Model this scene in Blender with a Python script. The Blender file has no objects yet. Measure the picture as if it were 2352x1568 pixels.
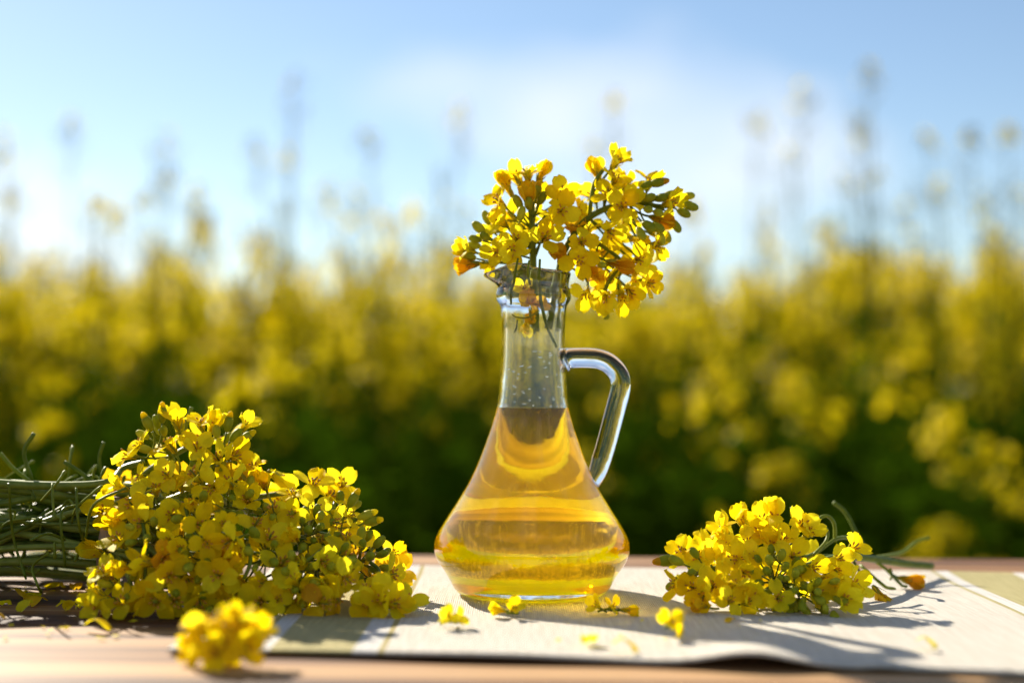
import bpy, math, random
import numpy as np
from mathutils import Vector, Matrix, Quaternion

random.seed(11)
rng = np.random.default_rng(11)
sc = bpy.context.scene
C = sc.collection
R = math.radians

# ---------------------------------------------------------------- camera
TABLE_Z = 0.75                    # height of the table top
F = 3267.0                        # focal length in photo-view pixels (2352 wide)
CX, CY, HOR = 1176.0, 784.0, 880.0
CAM = Vector((-0.0109, -0.731, TABLE_Z + 0.1096))
ROLL = R(0.42)
PITCH = math.atan((HOR - CY) / F)
cam_d = bpy.data.cameras.new('camera')
cam = bpy.data.objects.new('camera', cam_d)
C.objects.link(cam)
sc.camera = cam
cam_d.sensor_width = 36.0
cam_d.lens = 50.0
cam_d.clip_start = 0.02
cam_d.clip_end = 3000.0
cam.location = CAM
CAMROT = Matrix.Rotation(math.pi / 2 + PITCH, 3, 'X') @ Matrix.Rotation(ROLL, 3, 'Z')
cam.rotation_euler = CAMROT.to_euler()
cam_d.dof.use_dof = True
cam_d.dof.focus_distance = 0.700
cam_d.dof.aperture_fstop = 3.1

# ---------------------------------------------------------------- sky and sun
SUN_AZ, SUN_EL = R(-35.0), R(32.0)        # behind the table, to the left
sun_pos = Vector((math.sin(SUN_AZ) * math.cos(SUN_EL), math.cos(SUN_AZ) * math.cos(SUN_EL), math.sin(SUN_EL)))
world = bpy.data.worlds.new('World')
sc.world = world
world.use_nodes = True
wn, wl = world.node_tree.nodes, world.node_tree.links
bg = wn['Background']
sky = wn.new('ShaderNodeTexSky')
sky.sky_type = 'NISHITA'
sky.sun_disc = False
sky.sun_elevation = SUN_EL
sky.sun_rotation = SUN_AZ
sky.altitude = 100.0
sky.air_density = 1.0
sky.dust_density = 0.2
sky.ozone_density = 2.0
# thin fair-weather cloud, the same all round the sky
tc = wn.new('ShaderNodeTexCoord')
sep = wn.new('ShaderNodeSeparateXYZ')
wl.new(tc.outputs['Generated'], sep.inputs[0])
mp = wn.new('ShaderNodeMapping')
mp.inputs['Location'].default_value = (1.24, 0.0, 0.70)
mp.inputs['Scale'].default_value = (3.2, 3.2, 7.0)
wl.new(tc.outputs['Generated'], mp.inputs[0])
nz = wn.new('ShaderNodeTexNoise')
nz.inputs['Scale'].default_value = 1.0
nz.inputs['Detail'].default_value = 5.0
nz.inputs['Roughness'].default_value = 0.5
wl.new(mp.outputs[0], nz.inputs['Vector'])
cr = wn.new('ShaderNodeValToRGB')
cr.color_ramp.elements[0].position = 0.50
cr.color_ramp.elements[0].color = (0, 0, 0, 1)
cr.color_ramp.elements[1].position = 0.79
cr.color_ramp.elements[1].color = (0.85, 0.85, 0.85, 1)
wl.new(nz.outputs['Fac'], cr.inputs[0])
mixc = wn.new('ShaderNodeMix')
mixc.data_type = 'RGBA'
mixc.inputs[7].default_value = (8.8, 8.9, 9.2, 1)
wl.new(cr.outputs[0], mixc.inputs[0])
wl.new(sky.outputs[0], mixc.inputs[6])
wl.new(mixc.outputs[2], bg.inputs[0])
bg.inputs[1].default_value = 0.059

sun_d = bpy.data.lights.new('sun', 'SUN')
sun_d.energy = 5.0
sun_d.angle = R(0.53)
sun_d.color = (1.0, 0.91, 0.76)
sun = bpy.data.objects.new('sun', sun_d)
C.objects.link(sun)
sun.rotation_euler = (-sun_pos).to_track_quat('-Z', 'Y').to_euler()

sc.view_settings.view_transform = 'Standard'
sc.view_settings.look = 'None'
sc.view_settings.gamma = 1.0
sc.view_settings.exposure = 1.15
sc.view_settings.use_curve_mapping = False
cy = sc.cycles
cy.use_denoising = True
cy.max_bounces = 24
cy.transmission_bounces = 20
cy.glossy_bounces = 8
cy.diffuse_bounces = 4
cy.transparent_max_bounces = 8
cy.volume_bounces = 4
cy.caustics_refractive = True
cy.caustics_reflective = True
cy.blur_glossy = 2.0
cy.sample_clamp_indirect = 0.0


# ---------------------------------------------------------------- helpers
def ray(px, py):
    v = CAMROT @ Vector(((px - CX) / F, -(py - CY) / F, -1.0))
    return v


def at(px, py, d):
    """point seen at photo-view pixel (px, py), d metres in front of the camera"""
    v = ray(px, py)
    return CAM + v * (d / v.y)


def tab(px, py, up=0.0):
    """point of the table top at that pixel"""
    v = ray(px, py)
    return CAM + v * ((TABLE_Z + up - CAM.z) / v.z)


def mesh_obj(name, verts, faces, mats, parent=None, loc=None, smooth=True, fmat=None):
    me = bpy.data.meshes.new(name)
    me.from_pydata([tuple(v) for v in verts], [], faces)
    for m in (mats if isinstance(mats, (list, tuple)) else [mats]):
        me.materials.append(m)
    if fmat:
        me.polygons.foreach_set('material_index', fmat)
    if smooth:
        me.polygons.foreach_set('use_smooth', [True] * len(me.polygons))
    me.update()
    return link(name, me, parent, loc)


def link(name, me, parent=None, loc=None, rot=None, scale=None):
    o = bpy.data.objects.new(name, me)
    C.objects.link(o)
    if parent:
        o.parent = parent
    if loc is not None:
        o.location = loc
    if rot is not None:
        o.rotation_mode = 'QUATERNION'
        o.rotation_quaternion = rot
    if scale is not None:
        o.scale = (scale, scale, scale)
    return o


def tag(o, label=None, cat=None, group=None, kind=None):
    if label:
        o['label'] = label
    if cat:
        o['category'] = cat
    if group:
        o['group'] = group
    if kind:
        o['kind'] = kind
    return o


def thing(name, loc, label, cat, group=None):
    o = bpy.data.objects.new(name, None)
    o.empty_display_size = 0.01
    C.objects.link(o)
    o.location = loc
    return tag(o, label, cat, group)


class MB:
    """collects shapes for one mesh"""
    def __init__(s):
        s.v, s.f, s.m = [], [], []

    def add(s, verts, faces, mat=0):
        b = len(s.v)
        s.v += [Vector(v) for v in verts]
        s.f += [tuple(i + b for i in f) for f in faces]
        s.m += [mat] * len(faces)
        return s

    def tube(s, pts, rad, sides=6, mat=0, cap=True):
        pts = [Vector(p) for p in pts]
        n = len(pts)
        rads = rad if isinstance(rad, (list, tuple)) else [rad] * n
        verts, faces = [], []
        t = (pts[1] - pts[0]).normalized()
        up = t.orthogonal().normalized()
        for i, p in enumerate(pts):
            t2 = (pts[min(i + 1, n - 1)] - pts[max(i - 1, 0)]).normalized()
            q = t.rotation_difference(t2)
            up = q @ up
            t = t2
            side = t.cross(up)
            for k in range(sides):
                a = 2 * math.pi * k / sides
                verts.append(p + (up * math.cos(a) + side * math.sin(a)) * rads[i])
        for i in range(n - 1):
            for k in range(sides):
                k2 = (k + 1) % sides
                faces.append((i * sides + k, i * sides + k2, (i + 1) * sides + k2, (i + 1) * sides + k))
        if cap:
            faces.append(tuple(range(sides))[::-1])
            faces.append(tuple((n - 1) * sides + k for k in range(sides)))
        return s.add(verts, faces, mat)

    def blob(s, c, axis, rl, rw, seg=8, rings=5, mat=0, taper=0.0):
        """ellipsoid, long axis along axis"""
        c, axis = Vector(c), Vector(axis).normalized()
        a = axis.orthogonal().normalized()
        b = axis.cross(a)
        verts, faces = [c - axis * rl], []
        for i in range(1, rings):
            th = math.pi * i / rings
            z = -math.cos(th)
            r = math.sin(th) * rw * (1 - taper * z)
            for k in range(seg):
                p = 2 * math.pi * k / seg
                verts.append(c + axis * rl * z + (a * math.cos(p) + b * math.sin(p)) * r)
        verts.append(c + axis * rl)
        for k in range(seg):
            faces.append((0, 1 + (k + 1) % seg, 1 + k))
        for i in range(rings - 2):
            for k in range(seg):
                k2 = (k + 1) % seg
                faces.append((1 + i * seg + k, 1 + i * seg + k2, 1 + (i + 1) * seg + k2, 1 + (i + 1) * seg + k))
        last = len(verts) - 1
        for k in range(seg):
            faces.append((last, last - seg + k, last - seg + (k + 1) % seg))
        return s.add(verts, faces, mat)

    def box(s, lo, hi, mat=0):
        x0, y0, z0 = lo
        x1, y1, z1 = hi
        v = [(x0, y0, z0), (x1, y0, z0), (x1, y1, z0), (x0, y1, z0), (x0, y0, z1), (x1, y0, z1), (x1, y1, z1), (x0, y1, z1)]
        f = [(0, 3, 2, 1), (4, 5, 6, 7), (0, 1, 5, 4), (1, 2, 6, 5), (2, 3, 7, 6), (3, 0, 4, 7)]
        return s.add(v, f, mat)

    def mesh(s, name, mats, smooth=True):
        me = bpy.data.meshes.new(name)
        me.from_pydata([tuple(v) for v in s.v], [], s.f)
        for m in (mats if isinstance(mats, (list, tuple)) else [mats]):
            me.materials.append(m)
        me.polygons.foreach_set('material_index', s.m)
        me.polygons.foreach_set('use_smooth', [smooth] * len(s.f))
        me.update()
        return me

    def build(s, name, mats, parent=None, loc=None, smooth=True):
        o = s.mesh(name, mats, smooth)
        if parent is not None and loc is None:
            # vertices are world coordinates: shift into the parent's frame
            o.transform(Matrix.Translation(-world_loc(parent)))
        return link(name, o, parent, loc)


def world_loc(o):
    return Vector(o.location) + (world_loc(o.parent) if o.parent else Vector((0, 0, 0)))


def bez(p0, p1, p2, n=8):
    p0, p1, p2 = Vector(p0), Vector(p1), Vector(p2)
    return [p0 * (1 - t) ** 2 + p1 * 2 * t * (1 - t) + p2 * t * t for t in [i / (n - 1) for i in range(n)]]


def smooth_path(pts, n=6):
    """Catmull-Rom through the points"""
    pts = [Vector(p) for p in pts]
    q = [pts[0] * 2 - pts[1]] + pts + [pts[-1] * 2 - pts[-2]]
    out = []
    for i in range(1, len(q) - 2):
        for k in range(n):
            t = k / n
            a, b, c, d = q[i - 1], q[i], q[i + 1], q[i + 2]
            out.append(0.5 * ((2 * b) + (c - a) * t + (2 * a - 5 * b + 4 * c - d) * t * t + (3 * b - a - 3 * c + d) * t ** 3))
    out.append(pts[-1])
    return out


def rvec(s=1.0):
    return Vector((random.uniform(-s, s), random.uniform(-s, s), random.uniform(-s, s)))


# ---------------------------------------------------------------- materials
def new_mat(name):
    m = bpy.data.materials.new(name)
    m.use_nodes = True
    nt = m.node_tree
    p = nt.nodes['Principled BSDF']
    return m, nt.nodes, nt.links, p


def N(nodes, kind, **kw):
    n = nodes.new(kind)
    for k, v in kw.items():
        if k in n.inputs:
            n.inputs[k].default_value = v
        else:
            setattr(n, k, v)
    return n


def ramp(nodes, stops):
    r = nodes.new('ShaderNodeValToRGB')
    e = r.color_ramp.elements
    while len(e) < len(stops):
        e.new(0.5)
    for i, (p, c) in enumerate(stops):
        e[i].position = p
        e[i].color = (*c, 1)
    return r


def petal_material(name, c_lo, c_mid, c_hi, trans=0.45, island=False):
    m, n, l, p = new_mat(name)
    if island:
        g = n.new('ShaderNodeNewGeometry')
        rnd = g.outputs['Random Per Island']
    else:
        oi = n.new('ShaderNodeObjectInfo')
        rnd = oi.outputs['Random']
    r = ramp(n, [(0.0, c_lo), (0.45, c_mid), (1.0, c_hi)])
    l.new(rnd, r.inputs[0])
    col = r.outputs[0]
    if not island:
        t = n.new('ShaderNodeTexCoord')
        w = N(n, 'ShaderNodeTexNoise', Scale=900.0, Detail=3.0)
        l.new(t.outputs['Object'], w.inputs['Vector'])
        mx = n.new('ShaderNodeMix')
        mx.data_type = 'RGBA'
        mx.blend_type = 'MULTIPLY'
        mx.inputs[0].default_value = 0.35
        rr = ramp(n, [(0.3, (0.86, 0.78, 0.6)), (0.65, (1, 1, 1))])
        l.new(w.outputs['Fac'], rr.inputs[0])
        l.new(col, mx.inputs[6])
        l.new(rr.outputs[0], mx.inputs[7])
        col = mx.outputs[2]
        bp = N(n, 'ShaderNodeBump', Strength=0.25, Distance=0.0006)
        l.new(w.outputs['Fac'], bp.inputs['Height'])
        l.new(bp.outputs[0], p.inputs['Normal'])
    l.new(col, p.inputs['Base Color'])
    p.inputs['Roughness'].default_value = 0.55
    p.inputs['Specular IOR Level'].default_value = 0.12
    tr = n.new('ShaderNodeBsdfTranslucent')
    l.new(col, tr.inputs['Color'])
    ms = n.new('ShaderNodeMixShader')
    ms.inputs[0].default_value = trans
    l.new(p.outputs[0], ms.inputs[1])
    l.new(tr.outputs[0], ms.inputs[2])
    l.new(ms.outputs[0], n['Material Output'].inputs['Surface'])
    return m


M_PETAL = petal_material('petal_yellow', (0.94, 0.67, 0.003), (0.96, 0.775, 0.006), (0.96, 0.84, 0.02), 0.62)
M_WILT = petal_material('petal_wilted', (0.72, 0.36, 0.01), (0.82, 0.48, 0.008), (0.88, 0.60, 0.01), 0.45)
M_FIELD_PETAL = petal_material('field_petal', (0.78, 0.56, 0.002), (0.88, 0.70, 0.004), (0.92, 0.78, 0.008), 0.5, True)


def green_material(name, c0, c1, rough=0.45, trans=0.0, noise=220.0, spec=0.4):
    m, n, l, p = new_mat(name)
    t = n.new('ShaderNodeTexCoord')
    oi = n.new('ShaderNodeObjectInfo')
    w = N(n, 'ShaderNodeTexNoise', Scale=noise, Detail=4.0)
    l.new(t.outputs['Object'], w.inputs['Vector'])
    ad = N(n, 'ShaderNodeMath', operation='ADD')
    l.new(w.outputs['Fac'], ad.inputs[0])
    mu = N(n, 'ShaderNodeMath', operation='MULTIPLY_ADD')
    mu.inputs[1].default_value = 0.5
    mu.inputs[2].default_value = -0.25
    l.new(oi.outputs['Random'], mu.inputs[0])
    l.new(mu.outputs[0], ad.inputs[1])
    r = ramp(n, [(0.25, c0), (0.75, c1)])
    l.new(ad.outputs[0], r.inputs[0])
    l.new(r.outputs[0], p.inputs['Base Color'])
    p.inputs['Roughness'].default_value = rough
    p.inputs['Specular IOR Level'].default_value = spec
    if trans:
        tr = n.new('ShaderNodeBsdfTranslucent')
        l.new(r.outputs[0], tr.inputs['Color'])
        ms = n.new('ShaderNodeMixShader')
        ms.inputs[0].default_value = trans
        l.new(p.outputs[0], ms.inputs[1])
        l.new(tr.outputs[0], ms.inputs[2])
        l.new(ms.outputs[0], n['Material Output'].inputs['Surface'])
    return m


M_STEM = green_material('stem_green', (0.085, 0.12, 0.006), (0.19, 0.22, 0.014), 0.45, 0.0, 220, 0.2)
M_BLUESTEM = green_material('stem_bluegreen', (0.06, 0.095, 0.003), (0.20, 0.23, 0.03), 0.42, 0.0, 160, 0.28)
M_SEPAL = green_material('sepal_green', (0.22, 0.24, 0.02), (0.46, 0.40, 0.03), 0.5, 0.3)
M_BUD = green_material('bud_green', (0.30, 0.32, 0.012), (0.58, 0.54, 0.03), 0.5, 0.3, 220, 0.15)
M_LEAF = green_material('field_leaf', (0.030, 0.075, 0.002), (0.085, 0.155, 0.005), 0.8, 0.38, 9.0, 0.0)
M_FSTEM = green_material('field_stem', (0.04, 0.075, 0.004), (0.09, 0.13, 0.008), 0.8, 0.0, 9.0, 0.0)
M_DULL = green_material('field_seedhead', (0.10, 0.13, 0.03), (0.22, 0.22, 0.06), 0.6, 0.2, 20.0)
m, n, l, p = new_mat('anther')
p.inputs['Base Color'].default_value = (0.55, 0.24, 0.01, 1)
p.inputs['Roughness'].default_value = 0.7
M_ANTHER = m

# weathered pale pine
m, n, l, p = new_mat('weathered_wood')
t = n.new('ShaderNodeTexCoord')
oi = n.new('ShaderNodeObjectInfo')
vm = N(n, 'ShaderNodeVectorMath', operation='MULTIPLY')
cb = n.new('ShaderNodeCombineXYZ')
for i in range(3):
    l.new(oi.outputs['Random'], cb.inputs[i])
l.new(cb.outputs[0], vm.inputs[0])
vm.inputs[1].default_value = (17, 9, 5)
va = N(n, 'ShaderNodeVectorMath', operation='ADD')
l.new(t.outputs['Object'], va.inputs[0])
l.new(vm.outputs[0], va.inputs[1])
mp1 = n.new('ShaderNodeMapping')
mp1.inputs['Scale'].default_value = (1.3, 24.0, 24.0)
l.new(va.outputs[0], mp1.inputs[0])
g1 = N(n, 'ShaderNodeTexNoise', Scale=1.0, Detail=7.0, Roughness=0.62, Distortion=0.4)
l.new(mp1.outputs[0], g1.inputs['Vector'])
mp2 = n.new('ShaderNodeMapping')
mp2.inputs['Scale'].default_value = (5.0, 260.0, 200.0)
l.new(va.outputs[0], mp2.inputs[0])
g2 = N(n, 'ShaderNodeTexNoise', Scale=1.0, Detail=4.0, Roughness=0.6)
l.new(mp2.outputs[0], g2.inputs['Vector'])
g3 = N(n, 'ShaderNodeTexNoise', Scale=3.0, Detail=3.0)
l.new(va.outputs[0], g3.inputs['Vector'])
r1 = ramp(n, [(0.42, (0.075, 0.025, 0.007)), (0.48, (0.20, 0.088, 0.026)), (0.53, (0.34, 0.175, 0.062)), (0.60, (0.45, 0.265, 0.112))])
l.new(g1.outputs['Fac'], r1.inputs[0])
r2 = ramp(n, [(0.30, (0.50, 0.42, 0.38)), (0.52, (1, 1, 1))])
l.new(g2.outputs['Fac'], r2.inputs[0])
mx = n.new('ShaderNodeMix')
mx.data_type = 'RGBA'
mx.blend_type = 'MULTIPLY'
mx.inputs[0].default_value = 0.75
l.new(r1.outputs[0], mx.inputs[6])
l.new(r2.outputs[0], mx.inputs[7])
mx2 = n.new('ShaderNodeMix')
mx2.data_type = 'RGBA'
mx2.blend_type = 'MULTIPLY'
mx2.inputs[0].default_value = 0.6
r3 = ramp(n, [(0.35, (0.72, 0.68, 0.66)), (0.6, (1, 1, 1))])
l.new(g3.outputs['Fac'], r3.inputs[0])
l.new(mx.outputs[2], mx2.inputs[6])
l.new(r3.outputs[0], mx2.inputs[7])
mp4 = n.new('ShaderNodeMapping')
mp4.inputs['Scale'].default_value = (0.9, 46.0, 40.0)
l.new(va.outputs[0], mp4.inputs[0])
g4 = N(n, 'ShaderNodeTexNoise', Scale=1.0, Detail=3.0, Roughness=0.5, Distortion=0.8)
l.new(mp4.outputs[0], g4.inputs['Vector'])
r4 = ramp(n, [(0.36, (0.34, 0.24, 0.19)), (0.47, (1, 1, 1))])
l.new(g4.outputs['Fac'], r4.inputs[0])
mx4 = n.new('ShaderNodeMix')
mx4.data_type = 'RGBA'
mx4.blend_type = 'MULTIPLY'
mx4.inputs[0].default_value = 0.9
l.new(mx2.outputs[2], mx4.inputs[6])
l.new(r4.outputs[0], mx4.inputs[7])
l.new(mx4.outputs[2], p.inputs['Base Color'])
p.inputs['Roughness'].default_value = 0.62
p.inputs['Specular IOR Level'].default_value = 0.35
bp = N(n, 'ShaderNodeBump', Strength=0.6, Distance=0.0012)
ad = N(n, 'ShaderNodeMath', operation='ADD')
l.new(g1.outputs['Fac'], ad.inputs[0])
l.new(g2.outputs['Fac'], ad.inputs[1])
l.new(ad.outputs[0], bp.inputs['Height'])
l.new(bp.outputs[0], p.inputs['Normal'])
M_WOOD = m

# woven linen with yellow-green stripes, threads running along x and y
m, n, l, p = new_mat('striped_linen')
t = n.new('ShaderNodeTexCoord')
sx = n.new('ShaderNodeSeparateXYZ')
l.new(t.outputs['Object'], sx.inputs[0])
WHITE, BEIGE, LIME, OCHRE = (0.84, 0.83, 0.81), (0.83, 0.785, 0.705), (0.58, 0.52, 0.26), (0.56, 0.47, 0.20)


def stripe_stops(c):
    h = 0.0171
    return [(c - h - 0.0105, LIME), (c - h - 0.0088, WHITE), (c - h, LIME), (c + h, WHITE), (c + h + 0.0095, OCHRE), (c + h + 0.0115, BEIGE)]


X0, X1 = -0.20, 0.46
stops = [(X0, BEIGE)] + stripe_stops(-0.0914) + stripe_stops(0.2575)
mr = N(n, 'ShaderNodeMapRange')
mr.inputs['From Min'].default_value = X0
mr.inputs['From Max'].default_value = X1
l.new(sx.outputs[0], mr.inputs['Value'])
rs = ramp(n, [((x - X0) / (X1 - X0), c) for x, c in stops])
rs.color_ramp.interpolation = 'CONSTANT'
l.new(mr.outputs[0], rs.inputs[0])
thr = []
for ax in (0, 1):
    wv = N(n, 'ShaderNodeTexWave', Scale=1.0, Distortion=1.2, Detail=2.0)
    wv.bands_direction = 'X' if ax == 0 else 'Y'
    mpw = n.new('ShaderNodeMapping')
    mpw.inputs['Scale'].default_value = (300, 300, 300)
    l.new(t.outputs['Object'], mpw.inputs[0])
    l.new(mpw.outputs[0], wv.inputs['Vector'])
    thr.append(wv)
mulw = N(n, 'ShaderNodeMath', operation='MULTIPLY')
l.new(thr[0].outputs['Fac'], mulw.inputs[0])
l.new(thr[1].outputs['Fac'], mulw.inputs[1])
sl = N(n, 'ShaderNodeTexNoise', Scale=1.0, Detail=3.0)
mps = n.new('ShaderNodeMapping')
mps.inputs['Scale'].default_value = (900, 40, 1)
l.new(t.outputs['Object'], mps.inputs[0])
l.new(mps.outputs[0], sl.inputs['Vector'])
rw = ramp(n, [(0.0, (0.62, 0.59, 0.55)), (0.55, (1, 1, 1))])
l.new(mulw.outputs[0], rw.inputs[0])
mx = n.new('ShaderNodeMix')
mx.data_type = 'RGBA'
mx.blend_type = 'MULTIPLY'
mx.inputs[0].default_value = 0.8
l.new(rs.outputs[0], mx.inputs[6])
l.new(rw.outputs[0], mx.inputs[7])
rl = ramp(n, [(0.3, (0.84, 0.82, 0.78)), (0.6, (1, 1, 1))])
l.new(sl.outputs['Fac'], rl.inputs[0])
mx2 = n.new('ShaderNodeMix')
mx2.data_type = 'RGBA'
mx2.blend_type = 'MULTIPLY'
mx2.inputs[0].default_value = 1.0
l.new(mx.outputs[2], mx2.inputs[6])
l.new(rl.outputs[0], mx2.inputs[7])
l.new(mx2.outputs[2], p.inputs['Base Color'])
p.inputs['Roughness'].default_value = 0.85
p.inputs['Specular IOR Level'].default_value = 0.15
bp = N(n, 'ShaderNodeBump', Strength=0.9, Distance=0.0008)
l.new(mulw.outputs[0], bp.inputs['Height'])
l.new(bp.outputs[0], p.inputs['Normal'])
M_LINEN = m

# clear glass with slight waviness
m, n, l, p = new_mat('clear_glass')
p.inputs['Base Color'].default_value = (0.985, 0.995, 0.99, 1)
p.inputs['Transmission Weight'].default_value = 1.0
p.inputs['Roughness'].default_value = 0.0
p.inputs['IOR'].default_value = 1.5
t = n.new('ShaderNodeTexCoord')
mpg = n.new('ShaderNodeMapping')
mpg.inputs['Scale'].default_value = (70, 70, 90)
l.new(t.outputs['Object'], mpg.inputs[0])
w = N(n, 'ShaderNodeTexNoise', Scale=1.0, Detail=2.0)
l.new(mpg.outputs[0], w.inputs['Vector'])
bp = N(n, 'ShaderNodeBump', Strength=0.10, Distance=0.0012)
l.new(w.outputs['Fac'], bp.inputs['Height'])
l.new(bp.outputs[0], p.inputs['Normal'])
M_GLASS = m

# golden oil: its free surface meets air, its sides meet the glass
LEVEL = .0950
m, n, l, p = new_mat('golden_oil')
n.remove(p)
gl = N(n, 'ShaderNodeBsdfGlass', Roughness=0.0)
t = n.new('ShaderNodeTexCoord')
sz = n.new('ShaderNodeSeparateXYZ')
l.new(t.outputs['Object'], sz.inputs[0])
ge = n.new('ShaderNodeNewGeometry')
gt = N(n, 'ShaderNodeMath', operation='GREATER_THAN')
gt.inputs[1].default_value = LEVEL - .00002
l.new(sz.outputs[2], gt.inputs[0])
io = N(n, 'ShaderNodeMapRange')
io.inputs['To Min'].default_value = 1.47 / 1.5
io.inputs['To Max'].default_value = 1.47
l.new(gt.outputs[0], io.inputs['Value'])
l.new(io.outputs[0], gl.inputs['IOR'])
l.new(gl.outputs[0], n['Material Output'].inputs['Surface'])
va_ = N(n, 'ShaderNodeVolumeAbsorption')
va_.inputs['Color'].default_value = (1.0, 0.978, 0.0, 1)
va_.inputs['Density'].default_value = 250.0
vs_ = N(n, 'ShaderNodeVolumeScatter', Density=5.2, Anisotropy=0.1)
vs_.inputs['Color'].default_value = (1.0, 0.82, 0.02, 1)
vadd = n.new('ShaderNodeAddShader')
l.new(va_.outputs[0], vadd.inputs[0])
l.new(vs_.outputs[0], vadd.inputs[1])
l.new(vadd.outputs[0], n['Material Output'].inputs['Volume'])
M_OIL = m

m, n, l, p = new_mat('kraft_paper')
t = n.new('ShaderNodeTexCoord')
w = N(n, 'ShaderNodeTexNoise', Scale=120.0, Detail=5.0)
l.new(t.outputs['Object'], w.inputs['Vector'])
r = ramp(n, [(0.3, (0.24, 0.15, 0.08)), (0.7, (0.34, 0.22, 0.13))])
l.new(w.outputs['Fac'], r.inputs[0])
l.new(r.outputs[0], p.inputs['Base Color'])
p.inputs['Roughness'].default_value = 0.8
M_KRAFT = m

def soil(name, SOIL_STOPS):
    m, n, l, p = new_mat(name)
    t = n.new('ShaderNodeTexCoord')
    w = N(n, 'ShaderNodeTexNoise', Scale=3.0, Detail=8.0, Roughness=0.7)
    l.new(t.outputs['Object'], w.inputs['Vector'])
    r = ramp(n, SOIL_STOPS)
    l.new(w.outputs['Fac'], r.inputs[0])
    l.new(r.outputs[0], p.inputs['Base Color'])
    p.inputs['Roughness'].default_value = 0.95
    p.inputs['Specular IOR Level'].default_value = 0.0
    bp = N(n, 'ShaderNodeBump', Strength=0.8, Distance=0.05)
    l.new(w.outputs['Fac'], bp.inputs['Height'])
    l.new(bp.outputs[0], p.inputs['Normal'])
    return m


M_SOIL = soil('field_ground', [(0.3, (0.030, 0.045, 0.008)), (0.55, (0.06, 0.085, 0.014)), (0.75, (0.12, 0.11, 0.03))])
M_TRACK = soil('dry_earth', [(0.3, (0.24, 0.18, 0.10)), (0.55, (0.36, 0.28, 0.17)), (0.75, (0.44, 0.35, 0.22))])

# ---------------------------------------------------------------- ground
gn = 40
gv, gf = [], []
for j in range(gn + 1):
    for i in range(gn + 1):
        x = math.copysign(abs(2 * i / gn - 1) ** 3, 2 * i / gn - 1) * 1500
        y = math.copysign(abs(2 * j / gn - 1) ** 3, 2 * j / gn - 1) * 1500
        gv.append((x, y, 0.02 * math.sin(x * 1.7) * math.cos(y * 1.3) - 0.02))
for j in range(gn):
    for i in range(gn):
        a = j * (gn + 1) + i
        gf.append((a, a + 1, a + gn + 2, a + gn + 1))
tag(mesh_obj('ground', gv, gf, M_SOIL), kind='structure')
pv, pf = [], []
for i in range(61):
    x = -30 + i
    pv += [(x, -4.0 + .2 * math.sin(x * 1.3), .012), (x, -1.0, .03), (x, 1.0, .03), (x, 1.75 + .12 * math.sin(x * 2.1), .012)]
for i in range(60):
    for k in range(3):
        pf.append((i * 4 + k, (i + 1) * 4 + k, (i + 1) * 4 + k + 1, i * 4 + k + 1))
tag(mesh_obj('dirt_track', pv, pf, M_TRACK), kind='structure')


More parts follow.
